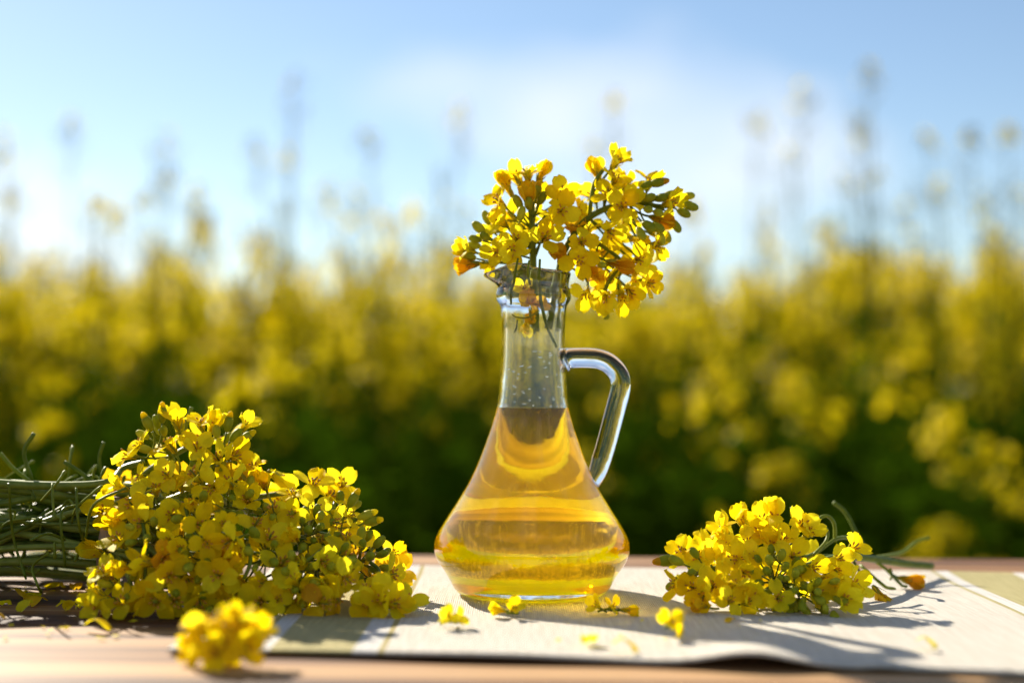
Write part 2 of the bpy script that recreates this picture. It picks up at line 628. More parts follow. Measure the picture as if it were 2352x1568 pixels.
# ---------------------------------------------------------------- rapeseed field behind the table
def plant_proto(height, heads, seed, green_only=False):
    """returns verts (n,3), quads (m,4), material index (m)"""
    rd = random.Random(seed)
    V, Q, MI = [], [], []

    def quad(a, b, c, d, mi):
        k = len(V)
        V.extend([a, b, c, d])
        Q.append((k, k + 1, k + 2, k + 3))
        MI.append(mi)

    def stick(p, q, r0, r1):
        ax = (q - p).normalized()
        u = ax.orthogonal().normalized()
        w = ax.cross(u)
        k = len(V)
        for c, r in ((p, r0), (q, r1)):
            for a in range(3):
                an = 2.094 * a
                V.append(c + (u * math.cos(an) + w * math.sin(an)) * r)
        for a in range(3):
            b = (a + 1) % 3
            Q.append((k + a, k + b, k + 3 + b, k + 3 + a))
            MI.append(1)

    lean = Vector((rd.uniform(-.08, .08), rd.uniform(-.08, .08), 0))
    prev = Vector((0, 0, 0))
    axis = [prev]
    for i in range(1, 6):
        f = i / 5
        pnt = Vector((lean.x * f * f * height, lean.y * f * f * height, height * f)) + Vector((rd.uniform(-.01, .01), rd.uniform(-.01, .01), 0))
        stick(prev, pnt, 0.0055 * (1.15 - f * .8), 0.0055 * (1.0 - f * .8))
        prev = pnt
        axis.append(pnt)

    def on_axis(f):
        g = f * 5
        i = min(4, int(g))
        return axis[i].lerp(axis[i + 1], g - i)

    def flower(c, nrm, s):
        u = nrm.orthogonal().normalized()
        u.rotate(Quaternion(nrm, rd.uniform(0, 6.28)))
        w = nrm.cross(u)
        for k in range(4):
            a = k * math.pi / 2
            d = u * math.cos(a) + w * math.sin(a)
            e = nrm.cross(d)
            lift = nrm * rd.uniform(0.0, 0.5) * s
            quad(c, c + (d * .65 + e * .42) * s + lift * .6, c + d * 1.05 * s + lift, c + (d * .65 - e * .42) * s + lift * .6, 0)

    def head(top, direc, size, nf):
        for k in range(nf):
            f = rd.random()
            a = rd.uniform(0, 6.283)
            u = direc.orthogonal().normalized()
            u.rotate(Quaternion(direc, a))
            out = u * size * (0.35 + 0.65 * (1 - f)) * rd.uniform(.7, 1.1)
            c = top - direc * size * 1.7 * (1 - f) + out
            flower(c, (u * .8 + direc * rd.uniform(.2, 1.1)).normalized(), rd.uniform(.008, .0105))
        for k in range(5):
            c = top + Vector((rd.uniform(-.2, .2), rd.uniform(-.2, .2), rd.uniform(-.1, .5))) * size
            b = 0.0035
            quad(c + Vector((b, 0, 0)), c + Vector((0, b, b)), c + Vector((-b, 0, 0)), c + Vector((0, -b, b * 3)), 1)

    # leaves
    for k in range(20):
        f = rd.uniform(.12, .88)
        c = on_axis(f)
        a = rd.uniform(0, 6.283)
        d = Vector((math.cos(a), math.sin(a), rd.uniform(-.1, .7))).normalized()
        e = Vector((-math.sin(a), math.cos(a), rd.uniform(-.4, .4))).normalized()
        L = rd.uniform(.10, .22) * (1.15 - f)
        wd = L * .27
        mid = c + d * L * .55
        tip = c + d * L + Vector((0, 0, -L * rd.uniform(.1, .5)))
        quad(c, mid + e * wd, tip, mid - e * wd, 2)
    head(axis[-1], Vector((0, 0, 1)), rd.uniform(.026, .036), 15)
    for k in range(heads):
        f = rd.uniform(.74, .95) if rd.random() < .93 else rd.uniform(.5, .74)
        c = on_axis(f)
        a = rd.uniform(0, 6.283)
        L = min(.2, (1.02 - f) * height) * rd.uniform(.5, .9)
        d = Vector((math.cos(a) * .5, math.sin(a) * .5, 1)).normalized()
        tip = c + d * L
        stick(c, tip, .003, .0018)
        head(tip, (d + Vector((0, 0, .5))).normalized(), rd.uniform(.020, .034), rd.randint(6, 13))
        # seed pods under the branch head
        for j in range(3):
            g = rd.uniform(.4, .85)
            pc = c.lerp(tip, g)
            aa = rd.uniform(0, 6.283)
            pd = Vector((math.cos(aa), math.sin(aa), .8)).normalized() * rd.uniform(.02, .05)
            stick(pc, pc + pd, .0009, .0012)
    return np.array([tuple(v) for v in V], dtype=np.float32), np.array(Q, dtype=np.int32), np.array(MI, dtype=np.int32)


def skyline(px):
    xs = [-800, 0, 120, 300, 450, 600, 900, 1050, 1200, 1600, 1720, 1850, 2000, 2200, 2352, 3100]
    ys = [590, 595, 590, 580, 590, 605, 605, 635, 635, 630, 605, 580, 565, 560, 560, 560]
    return float(np.interp(px, xs, ys))


protos = [plant_proto(1.0, 5 + i % 4, 100 + i) for i in range(12)]
FV, FQ, FM = [], [], []
base = 0
count = 0
frng = random.Random(5)


def field_plant(x, y, h, proto):
    global base, count
    v, q, mi = proto
    a = frng.uniform(0, 6.283)
    ca, sa = math.cos(a), math.sin(a)
    w = frng.uniform(.9, 1.15)
    o = np.empty_like(v)
    o[:, 0] = (v[:, 0] * ca - v[:, 1] * sa) * w + x
    o[:, 1] = (v[:, 0] * sa + v[:, 1] * ca) * w + y
    o[:, 2] = v[:, 2] * h
    FV.append(o)
    FQ.append(q + base)
    FM.append(mi)
    base += len(v)
    count += 1


def rows(d0, d1, per_m2, hscale):
    d = d0
    while d < d1:
        half = 0.40 * d + 1.4
        step = 0.16 if d < 4.5 else 0.3
        n_ = int(2 * half * step * per_m2)
        for _ in range(n_):
            x = frng.uniform(-half, half)
            dd = d + frng.uniform(0, step)
            px = CX + x / dd * F
            top = (HOR - skyline(px)) / F * min(dd + .1, 3.5) + CAM.z
            u_ = frng.random()
            if u_ < .06:
                h = top + frng.uniform(.02, .11)
            elif u_ < .45:
                h = top - frng.uniform(.0, .05)
            elif u_ < .75:
                h = top - frng.uniform(.04, .13)
            else:
                h = top - frng.uniform(.10, .24)
            h *= hscale
            field_plant(x, dd + CAM.y, h, protos[frng.randrange(12)])
        d += step


rows(2.75, 4.9, 60, 1.0)
rows(4.9, 9.0, 20, 1.02)
rows(9.0, 16.0, 7, 1.05)
for _ in range(40):                       # short plants straggling at the field's edge
    dd = frng.uniform(2.25, 2.75)
    x = frng.uniform(-(.4 * dd + .6), .4 * dd + .6)
    field_plant(x, dd + CAM.y, frng.uniform(.48, .92), protos[frng.randrange(12)])
fv = np.concatenate(FV)
fq = np.concatenate(FQ)
fm = np.concatenate(FM)
me = bpy.data.meshes.new('rapeseed_field')
me.vertices.add(len(fv))
me.vertices.foreach_set('co', fv.ravel())
me.loops.add(fq.size)
me.loops.foreach_set('vertex_index', fq.ravel())
me.polygons.add(len(fq))
me.polygons.foreach_set('loop_start', np.arange(0, fq.size, 4, dtype=np.int32))
me.polygons.foreach_set('loop_total', np.full(len(fq), 4, dtype=np.int32))
for mm in (M_FIELD_PETAL, M_FSTEM, M_LEAF):
    me.materials.append(mm)
me.polygons.foreach_set('material_index', fm)
me.update(calc_edges=True)
print('field plants', count, 'quads', len(fq))
tag(link('rapeseed_field', me), 'dense mass of yellow flowering rapeseed with dark green stems behind the table', 'rapeseed', kind='stuff')


# tall stalks that stand clear of the mass
def tall_plant(heads, d, label, green=0.5):
    """heads: list of (px, py); the first is the leader"""
    px0, py0 = heads[0]
    top = at(px0, py0, d)
    rd = random.Random(int(px0 * 7 + py0))
    root = Vector((top.x + rd.uniform(-.06, .06), top.y + rd.uniform(-.05, .05), 0.0))
    t = thing('rapeseed_plant', root, label, 'plant', 'tall rapeseed stalks above the field')
    mid = root.lerp(top, .5) + Vector((rd.uniform(-.04, .04), 0, 0))
    path = bez(root, mid, top, 9)
    MB().tube(path, [.0042 * (1 - .75 * i / 8) for i in range(9)], 5).build('stem', M_FSTEM, t)
    for k, (hx, hy) in enumerate(heads):
        tip = top if k == 0 else at(hx, hy, d + rd.uniform(-.1, .1))
        if k:
            f = max(.3, min(.92, (tip.z - .28) / top.z))
            c = path[min(8, int(f * 8))]
            MB().tube(bez(c, c.lerp(tip, .4) + Vector((0, 0, -.03)), tip, 5), [.003, .0028, .0025, .002, .0018], 5).build('branch', M_FSTEM, t)
        hb = MB()
        size = rd.uniform(.015, .025)
        tall_ = rd.uniform(1.4, 4.2)
        for j in range(rd.randint(12, 22)):
            a = rd.uniform(0, 6.283)
            f = rd.random()
            c = tip + Vector((math.cos(a) * size * (1.2 - f * .8), math.sin(a) * size * (1.2 - f * .8), size * (tall_ * f - tall_ + .3)))
            if rd.random() < green:
                hb.blob(c, Vector((math.cos(a) * .5, math.sin(a) * .5, 1)), .0045, .002, 5, 4, 1)
            else:
                u = Vector((math.cos(a), math.sin(a), .5)).normalized()
                e = u.orthogonal().normalized()
                g = u.cross(e)
                for q in range(4):
                    an = q * 1.5708
                    dd_ = e * math.cos(an) + g * math.sin(an)
                    ee = u.cross(dd_)
                    s = .009
                    hb.add([c, c + (dd_ * .6 + ee * .4) * s, c + dd_ * s + u * .002, c + (dd_ * .6 - ee * .4) * s], [(0, 1, 2, 3)], 0)
            if j % 3 == 0:
                hb.tube([tip - Vector((0, 0, size * 1.5)), c], .0006, 3, 1)
        hb.build('flower_head', [M_FIELD_PETAL, M_DULL], t)
        pb = MB()
        for j in range(12):
            a = rd.uniform(0, 6.283)
            c = tip - Vector((0, 0, rd.uniform(.04, .16)))
            pb.tube([c, c + Vector((math.cos(a) * .022, math.sin(a) * .022, .012)), c + Vector((math.cos(a) * .04, math.sin(a) * .04, .035))], [.0006, .0012, .0006], 4)
        pb.build('seed_pods', M_DULL, t)
    return t


tall_plant([(675, 165), (662, 335), (585, 320), (640, 470)], 2.95, 'tallest blurred stalk left of the cruet, head alone against blue sky', .8)
tall_plant([(378, 300), (392, 375), (455, 425), (330, 440)], 2.75, 'branching blurred stalk above the bouquet, second tall one from the left', .55)
tall_plant([(12, 300), (30, 420)], 2.6, 'blurred stalk cut by the left edge of the picture', .7)
tall_plant([(165, 262), (210, 455)], 3.1, 'faint pale stalk between the left edge and the branching stalk', .8)
tall_plant([(842, 300), (815, 440), (750, 420)], 2.8, 'stalk midway between the tallest left stalk and the cruet', .7)
tall_plant([(1058, 245), (1010, 385), (1075, 470)], 3.0, 'blurred stalk in front of the white cloud left of the cruet flowers', .75)
tall_plant([(1412, 215), (1360, 330)], 2.9, 'single blurred stalk right above the flowers in the cruet', .6)
tall_plant([(1740, 250), (1760, 470)], 3.0, 'short blurred stalk, first to the right of the cruet flowers', .7)
tall_plant([(1842, 195), (1815, 345), (1880, 520)], 3.05, 'slender blurred stalk left beside the tallest right stalk', .75)
tall_plant([(1995, 150), (1975, 265), (1940, 400), (2010, 400)], 2.7, 'tallest blurred stalk on the right with four stacked heads', .75)
tall_plant([(2130, 310), (2085, 450), (2160, 420)], 2.8, 'leaning blurred stalk right of the tallest right stalk', .6)
tall_plant([(2230, 300), (2265, 440)], 2.5, 'dark blurred stalk second from the right edge', .65)
tall_plant([(2315, 300), (2345, 440)], 2.6, 'blurred stalk at the right edge of the picture', .6)
tall_plant([(950, 470), (1000, 520)], 2.6, 'low yellow stalk rising just left of the cruet flowers', .3)
tall_plant([(230, 455), (270, 480)], 2.6, 'broad yellow low head above the mass behind the bouquet', .1)
tall_plant([(1590, 470), (1625, 560)], 2.6, 'low yellow stalk just right of the cruet flowers', .2)

# ---------------------------------------------------------------- table
table = thing('wooden_table', (0, -0.15, 0), 'weathered pale wooden plank table carrying the cruet and flowers', 'table')
seams = [(0.916, 0.779), (0.776, 0.649), (0.645, 0.513), (0.509, 0.381), (0.377, 0.250)]
pr = random.Random(3)
for (d1, d0) in seams:
    y0, y1 = d0 + CAM.y, d1 + CAM.y
    dz = pr.uniform(-.0008, .0004)
    b = 0.003
    ring = [(y0, -.034), (y0, -b * 1.2), (y0 + b * .3, -b * .35), (y0 + b * 1.2, 0), (y1 - b * 1.2, 0), (y1 - b * .3, -b * .35), (y1, -b * 1.2), (y1, -.034)]
    nx = 24
    verts, faces = [], []
    for i in range(nx + 1):
        x = -.80 + 1.60 * i / nx
        wob = .0006 * math.sin(i * 1.9 + d1 * 40)
        for (yy, zz) in ring:
            verts.append((x, yy + (wob if zz > -.02 else 0) + .15, TABLE_Z + zz + dz))
    k = len(ring)
    for i in range(nx):
        for j in range(k):
            j2 = (j + 1) % k
            faces.append((i * k + j, (i + 1) * k + j, (i + 1) * k + j2, i * k + j2))
    faces.append(tuple(range(k)))
    faces.append(tuple(nx * k + j for j in range(k))[::-1])
    mesh_obj('plank', verts, faces, M_WOOD, table, smooth=False)
for x in (-.70, .70):
    for y in (-.43, .13):
        MB().box((x - .03, y - .03, 0), (x + .03, y + .03, TABLE_Z - .036)).build('leg', M_WOOD, table, smooth=False)
for y in (-.43, .13):
    MB().box((-.667, y - .012, TABLE_Z - .11), (.667, y + .012, TABLE_Z - .037)).build('rail', M_WOOD, table, smooth=False)

# ---------------------------------------------------------------- placemat
MAT_L = tab(385, 1500).x
yfl, yfr = tab(600, 1506).y, tab(2300, 1552).y
xfl, xfr = tab(600, 1506).x, tab(2300, 1552).x
ybl, ybr = tab(980, 1309).y, tab(2300, 1327).y
xbl, xbr = tab(980, 1309).x, tab(2300, 1327).x
XR = 0.42


def front_y(x):
    return yfl + (yfr - yfl) * (x - xfl) / (xfr - xfl)


def back_y(x):
    return ybl + (ybr - ybl) * (x - xbl) / (xbr - xbl)


hump = tab(1725, 1535)
cr0, cr1 = tab(1640, 1420), tab(1990, 1530)


def cloth_z(x, y, v):
    z = .0008 + .0003 * math.sin(x * 31 + y * 9) + .0002 * math.sin(y * 47 - x * 13)
    # the lifted wave in the front hem
    dy = max(0.0, y - front_y(x))
    z += .0046 * math.exp(-((x - hump.x - dy * .25) / .021) ** 2) * math.exp(-(dy / .050) ** 2)
    z += .0022 * math.exp(-((x - hump.x + .10) / .05) ** 2) * math.exp(-(dy / .03) ** 2)
    # soft crease to the right of it
    t_ = Vector((cr1.x - cr0.x, cr1.y - cr0.y))
    L = t_.length
    t_ = t_ / L
    rel = Vector((x - cr0.x, y - cr0.y))
    s = rel.dot(t_)
    off = rel.x * -t_.y + rel.y * t_.x
    z += .0016 * math.exp(-(off / .006) ** 2) * math.exp(-((s - L * .6) / (L * .5)) ** 2)
    # far edge and the right side stand off a little
    z += .0012 * max(0, v - .9) * 10
    return z


nu, nv = 200, 96
verts, faces = [], []
for j in range(nv + 1):
    v = j / nv
    for i in range(nu + 1):
        x = MAT_L + (XR - MAT_L) * i / nu
        y = front_y(x) + (back_y(x) - front_y(x)) * v
        y += .0012 * math.sin(x * 55) * (1 - v) ** 3
        verts.append((x, y, TABLE_Z + cloth_z(x, y, v)))
for j in range(nv):
    for i in range(nu):
        a = j * (nu + 1) + i
        faces.append((a, a + 1, a + nu + 2, a + nu + 1))
mat_o = mesh_obj('linen_placemat', verts, faces, M_LINEN)
sm = mat_o.modifiers.new('thickness', 'SOLIDIFY')
sm.thickness = 0.0011
sm.offset = 1.0
tag(mat_o, 'pale linen placemat with yellow-green stripes under the cruet', 'placemat')
CLOTH = 0.0021

# ---------------------------------------------------------------- glass cruet
BZ = TABLE_Z + CLOTH
cruet = thing('glass_cruet', (0, 0, BZ), 'clear glass oil cruet with handle and pouring lip on the placemat', 'cruet')
outer = [(0.0000, .0006), (.030, .0006), (.0365, .0002), (.0388, .0012), (.0400, .0034), (.0414, .0064), (.0436, .0106), (.0466, .0146), (.0490, .0180), (.0502, .0222), (.0502, .0250),
         (.0494, .0286), (.0480, .0317), (.0461, .0347), (.0425, .0402), (.0388, .0460), (.0354, .0515), (.0323, .0572), (.0285, .0654), (.0250, .0742),
         (.0216, .0840), (.0193, .0915), (.0181, .0980), (.0173, .1060), (.0168, .1130), (.0164, .1230), (.0163, .1330), (.0165, .1420), (.0170, .1478),
         (.0176, .1487), (.0190, .1494), (.0195, .1508), (.0196, .1528), (.0193, .1546), (.0185, .1556), (.0181, .1566), (.0180, .1590), (.0183, .1612), (.0189, .1630)]
top_lip = [(.0192, .1641), (.0190, .1649), (.0184, .1652), (.0177, .1648)]
inner = [(.0170, .1634), (.0158, .1606), (.0150, .1570), (.0146, .1500), (.0141, .1420), (.0138, .1330), (.0139, .1230), (.0143, .1130), (.0149, .1060), (.0157, .0980), (.0169, .0915),
         (.0192, .0840), (.0226, .0742), (.0261, .0654), (.0299, .0572), (.0330, .0515), (.0364, .0460), (.0400, .0402), (.0435, .0347), (.0453, .0317), (.0467, .0286), (.0474, .0250),
         (.0473, .0222), (.0462, .0185), (.0438, .0150), (.0412, .0116), (.0388, .0085), (.0340, .0064), (.020, .0058), (0, .0056)]


def resample(prof, step):
    out = [prof[0]]
    for i in range(len(prof) - 1):
        a, b = Vector((*prof[i], 0)), Vector((*prof[i + 1], 0))
        k = max(1, int((b - a).length / step))
        for j in range(1, k + 1):
            c = a.lerp(b, j / k)
            out.append((c.x, c.y))
    return out


def smooth_prof(prof, it=2):
    p = [list(q) for q in prof]
    for _ in range(it):
        c = [q[:] for q in p]
        for i in range(1, len(p) - 1):
            p[i][0] = (c[i - 1][0] + 2 * c[i][0] + c[i + 1][0]) / 4
            p[i][1] = (c[i - 1][1] + 2 * c[i][1] + c[i + 1][1]) / 4
    return [tuple(q) for q in p]


SPOUT = R(188)         # the lip points to the photograph's left


def lip(r, z, a):
    """pull the rim out and down into a pouring lip"""
    if z < .1565 or r < .001:
        return r, z
    k = min(1.0, (z - .1565) / .0080)
    k = k * k * (3 - 2 * k)
    d = (a - SPOUT + math.pi) % (2 * math.pi) - math.pi
    near = math.exp(-(d / .33) ** 2)
    shoulder = math.exp(-((abs(d) - .85) / .55) ** 2)
    r2 = r + k * (.0070 * near - .0006 * shoulder)
    z2 = z + k * (-.0016 * near + .0034 * shoulder - .0002)
    return r2, z2


def revolve(prof, seg=112, lipped=True):
    verts, faces, ids = [], [], []
    for (r, z) in prof:
        if r < 1e-6:
            ids.append([len(verts)] * seg)
            verts.append((0, 0, z))
            continue
        row = []
        for k in range(seg):
            a = 2 * math.pi * k / seg
            rr, zz = lip(r, z, a) if lipped else (r, z)
            row.append(len(verts))
            verts.append((rr * math.cos(a), rr * math.sin(a), zz))
        ids.append(row)
    for i in range(len(ids) - 1):
        for k in range(seg):
            k2 = (k + 1) % seg
            f = [ids[i][k], ids[i][k2], ids[i + 1][k2], ids[i + 1][k]]
            g = []
            for q in f:
                if q not in g:
                    g.append(q)
            if len(g) > 2:
                faces.append(tuple(g))
    return verts, faces


inner_full = smooth_prof(resample(inner, .0018), 2)
# the wetted part of the inner wall is the oil's own surface
k_ = next(i for i, (r, z) in enumerate(inner_full) if z < LEVEL)
(ra, za), (rb, zb) = inner_full[k_ - 1], inner_full[k_]
edge = (ra + (rb - ra) * (za - LEVEL) / (za - zb), LEVEL)
prof = smooth_prof(resample(outer, .0018), 2) + top_lip + inner_full[:k_] + [edge]
v_, f_ = revolve(prof)
body = mesh_obj('bottle', v_, f_, M_GLASS, cruet)
# handle: solid glass rod, ends sunk into the bottle wall
hpts = [(.0157, .1196), (.0185, .1205), (.0230, .1208), (.0290, .1208), (.0340, .1202), (.0390, .1180), (.0432, .1138), (.0451, .1088), (.0446, .1030), (.0430, .0968), (.0405, .0872), (.0378, .0768), (.0355, .0690), (.0338, .0632), (.0318, .0590), (.0302, .0560)]
hp = smooth_path([(x, 0, z) for x, z in hpts], 4)
nh = len(hp)
hr = []
for i in range(nh):
    t = i / (nh - 1)
    r_ = .0051
    if t < .10:
        r_ += .0016 * (1 - t / .10) ** 2
    if t > .80:
        r_ -= .0010 * ((t - .80) / .20)
    hr.append(r_)
hb = MB().tube(hp, hr, 24)
hb.build('handle', M_GLASS, cruet, loc=(0, 0, 0))
# small glass web where the handle lands on the shoulder
wb = MB().tube(smooth_path([(.0245, 0, .0722), (.0285, 0, .0716), (.0330, 0, .0722)], 4), .0026, 12)

# ---------------------------------------------------------------- oil
oprof = [(0, LEVEL), (edge[0] * .5, LEVEL), (edge[0] * .9, LEVEL), edge] + inner_full[k_:]
v_, f_ = revolve(oprof[::-1], 112, False)
oil = mesh_obj('cooking_oil', v_, f_, M_OIL, None, (0, 0, BZ))
for pl in oil.data.polygons:
    if pl.center.z > LEVEL - .00001:
        pl.use_smooth = False
oil.data.update()
tag(oil, 'golden yellow oil filling the lower two thirds of the glass cruet', 'oil')

m, n, l, p = new_mat('oil_drop')
n.remove(p)
gl = N(n, 'ShaderNodeBsdfGlass', Roughness=0.0, IOR=1.3)
gl.inputs['Color'].default_value = (1.0, 0.96, 0.8, 1)
l.new(gl.outputs[0], n['Material Output'].inputs['Surface'])
M_DROP = m
db = MB()
drd = random.Random(8)
for k in range(60):
    z = LEVEL + .0008 + .030 * drd.random() ** 2.2
    r_ = float(np.interp(z, [zz for _, zz in inner_full[::-1]], [rr for rr, _ in inner_full[::-1]]))
    a = drd.uniform(0, 6.283)
    c = Vector((math.cos(a) * (r_ - .0002), math.sin(a) * (r_ - .0002), z))
    tang = Vector((-math.sin(a), math.cos(a), drd.uniform(-.3, .3)))
    db.blob(c, tang, drd.uniform(.0005, .0016), drd.uniform(.0003, .0006), 8, 6)
dr = db.build('droplets', M_DROP, oil, (0, 0, 0))
dr['kind'] = 'stuff'

# ---------------------------------------------------------------- blossom kit
NP = 4


def petal_mesh(kind, seed, mat=None):
    """petal: claw rising from the origin, blade spreading along +x; flower axis +z"""
    rd = random.Random(seed)
    claw, blade, W = .0042, .0092 * rd.uniform(.92, 1.08), .0079 * rd.uniform(.88, 1.1)
    end = {'open': R(rd.uniform(-5, 20)), 'cup': R(rd.uniform(38, 55)), 'back': R(rd.uniform(-50, -25)), 'closed': R(rd.uniform(76, 84))}[kind]
    st = R(82)
    ns, nu_ = 8, 5
    L = claw + blade
    r0, z0 = .0006, .0004
    path = [(r0, z0, st)]
    steps = ns * 3
    for i in range(1, steps + 1):
        s = i / steps * L
        f = min(1, max(0, (s - claw * .6) / (blade * .55)))
        f = f * f * (3 - 2 * f)
        a = st + (end - st) * f - (R(22) * max(0, (s - claw - blade * .55) / blade) if kind != 'closed' else 0)
        r0 += math.cos(a) * L / steps
        z0 += math.sin(a) * L / steps
        path.append((r0, z0, a))
    verts, faces = [], []
    ph, amp = rd.uniform(0, 6.28), rd.uniform(.0006, .0013)
    cup = rd.uniform(-.3, 1.0)
    tw = rd.uniform(-.25, .25)
    for i in range(ns + 1):
        t = i / ns
        s = t * L
        r_, z_, a = path[i * 3]
        if s < claw * .8:
            w = .0011 + .0008 * s / claw
        else:
            v = (s - claw * .8) / (L - claw * .8)
            w = max(.0014, W * .5 * min(1, (v * 2.3) ** .75) * math.sqrt(max(0.0, 1 - max(0, (v - .52) / .50) ** 2.4)))
            if i == ns:
                w = W * .17
        for j in range(nu_):
            u = -1 + 2 * j / (nu_ - 1)
            off = cup * .0009 * (u * u - .4) * t + amp * math.sin(ph + u * 3.4 + t * 5) * t * t + tw * u * w * t
            nr, nzv = -math.sin(a), math.cos(a)
            notch = -.0007 * (1 - abs(u)) if i == ns else 0
            verts.append((r_ + nr * off + math.cos(a) * notch, u * w, z_ + nzv * off + math.sin(a) * notch))
    for i in range(ns):
        for j in range(nu_ - 1):
            q = i * nu_ + j
            faces.append((q, q + 1, q + nu_ + 1, q + nu_))
    b = MB().add(verts, faces)
    return b


PETALS = {k: [petal_mesh(k, 40 + i * 7 + len(k)) for i in range(5)] for k in ('open', 'cup', 'back', 'closed')}
PETAL_ME = {k: [b.mesh('petal', M_PETAL) for b in v] for k, v in PETALS.items()}
WILT_ME = {k: [b.mesh('petal', M_WILT) for b in v] for k, v in PETALS.items()}


def core_mb(seed):
    rd = random.Random(seed)
    b = MB()
    b.blob((0, 0, .0004), (0, 0, 1), .0011, .0011, 6, 4, 0)
    for k in range(4):
        a = k * 1.5708 + .785 + rd.uniform(-.15, .15)
        sp = rd.uniform(.0012, .0032)
        c, s = math.cos(a), math.sin(a)
        ws = .0009
        pts = [(.0007, .0002), (.0007 + sp * .45, .0026), (.0007 + sp, .0056)]
        vs = []
        for i, (r_, z_) in enumerate(pts):
            ww = (ws * .7, ws, ws * .25)[i]
            vs += [(r_ * c - ww * s, r_ * s + ww * c, z_), (r_ * c + ww * s, r_ * s - ww * c, z_)]
        b.add(vs, [(0, 1, 3, 2), (2, 3, 5, 4)], 0)
    for k in range(6):
        a = k * 1.047 + rd.uniform(-.2, .2)
        rr = rd.uniform(.0012, .0024)
        h = rd.uniform(.0058, .0076)
        tip = Vector((rr * math.cos(a), rr * math.sin(a), h))
        b.tube([(0.0004 * math.cos(a), .0004 * math.sin(a), .001), tip], .00022, 3, 1)
        b.blob(tip, (math.cos(a), math.sin(a), 1), .0010, .0005, 5, 4, 2)
    b.tube([(0, 0, .001), (0, 0, .0075)], .0004, 4, 0)
    return b


CORES = [core_mb(60 + i) for i in range(4)]
CORE_MATS = [M_SEPAL, M_PETAL, M_ANTHER]
CORE_ME = [b.mesh('flower', CORE_MATS) for b in CORES]


def whole_flower(kind, seed, wilt=False):
    rd = random.Random(seed)
    b = MB()
    c = CORES[rd.randrange(4)]
    b.v += c.v
    b.f += c.f
    b.m += c.m
    for k in range(4):
        q = rd.choice(PETALS[kind])
        rot = Matrix.Rotation(k * math.pi / 2 + rd.uniform(-.2, .2), 3, 'Z') @ Matrix.Rotation(rd.uniform(-.25, .2), 3, 'Y')
        b.add([rot @ v for v in q.v], q.f, 3)
    return b.mesh('flower', CORE_MATS + [M_WILT if wilt else M_PETAL])


WHOLE = {k: [whole_flower(k, 90 + i) for i in range(4)] for k in PETALS}
WHOLE_WILT = {k: [whole_flower(k, 190 + i, True) for i in range(2)] for k in PETALS}
bud_b = MB().blob((0, 0, .0036), (0, 0, 1), .0036, .0019, 8, 6, 0, -.12)
BUD_ME = bud_b.mesh('bud', M_BUD)
bud_y = MB().blob((0, 0, .0036), (0, 0, 1), .0036, .0019, 8, 6, 0, -.12)
bud_y.blob((0, 0, .0060), (0, 0, 1), .0026, .0014, 8, 5, 1)
BUDY_ME = bud_y.mesh('bud', [M_BUD, M_PETAL])
BUDO_ME = bud_y.mesh('bud', [M_BUD, M_WILT])


def facing(nrm, spin=None):
    q = Vector((0, 0, 1)).rotation_difference(Vector(nrm).normalized())
    return q @ Quaternion((0, 0, 1), random.uniform(0, 6.283) if spin is None else spin)


FS = 1.32


def put_flower(parent, pos, nrm, kind='open', scale=.9, split=True, wilt=False, spin=None):
    scale *= FS
    """flower whose face centre sits at pos"""
    nrm = Vector(nrm).normalized()
    basep = Vector(pos) - nrm * .005 * scale
    loc = basep - world_loc(parent) if parent else basep
    rot = facing(nrm, spin)
    if not split:
        me_ = random.choice((WHOLE_WILT if wilt else WHOLE)[kind])
        return link('flower', me_, parent, loc, rot, scale), basep
    f = link('flower', random.choice(CORE_ME), parent, loc, rot, scale)
    for k in range(4):
        kk = kind
        if kind in ('open', 'cup') and random.random() < .22:
            kk = random.choice(['open', 'cup', 'back'])
        pm = random.choice((WILT_ME if wilt else PETAL_ME)[kk])
        q = Quaternion((0, 0, 1), k * math.pi / 2 + random.uniform(-.22, .22)) @ Quaternion((0, 1, 0), random.uniform(-.25, .18))
        link('petal', pm, f, (0, 0, 0), q)
    return f, basep


def put_bud(parent, pos, nrm, scale=1.0, kind=0):
    scale *= 1.15
    me_ = (BUD_ME, BUDY_ME, BUDO_ME)[kind]
    return link('bud', me_, parent, Vector(pos) - world_loc(parent), facing(nrm), scale)


def pedicel(parent, a, b, end_dir, r=.00055, sag=.2, mat=None):
    a, b = Vector(a), Vector(b)
    L = (b - a).length
    ctrl = b - Vector(end_dir).normalized() * L * .45 + rvec(.0012)
    return MB().tube(bez(a, ctrl, b, 6), [r * 1.1] * 5 + [r * 1.3], 5).build('pedicel', mat or M_STEM, parent)


def nearest(path, p):
    return min(path, key=lambda q: (q - p).length)


# ---------------------------------------------------------------- sprigs standing in the cruet
def z1(x, y):
    """zoomed-crop pixel -> photo-view pixel"""
    return ((1050 + x / 3.136) / 1.0884, (350 + y / 3.136) / 1.0884)


DB = .731


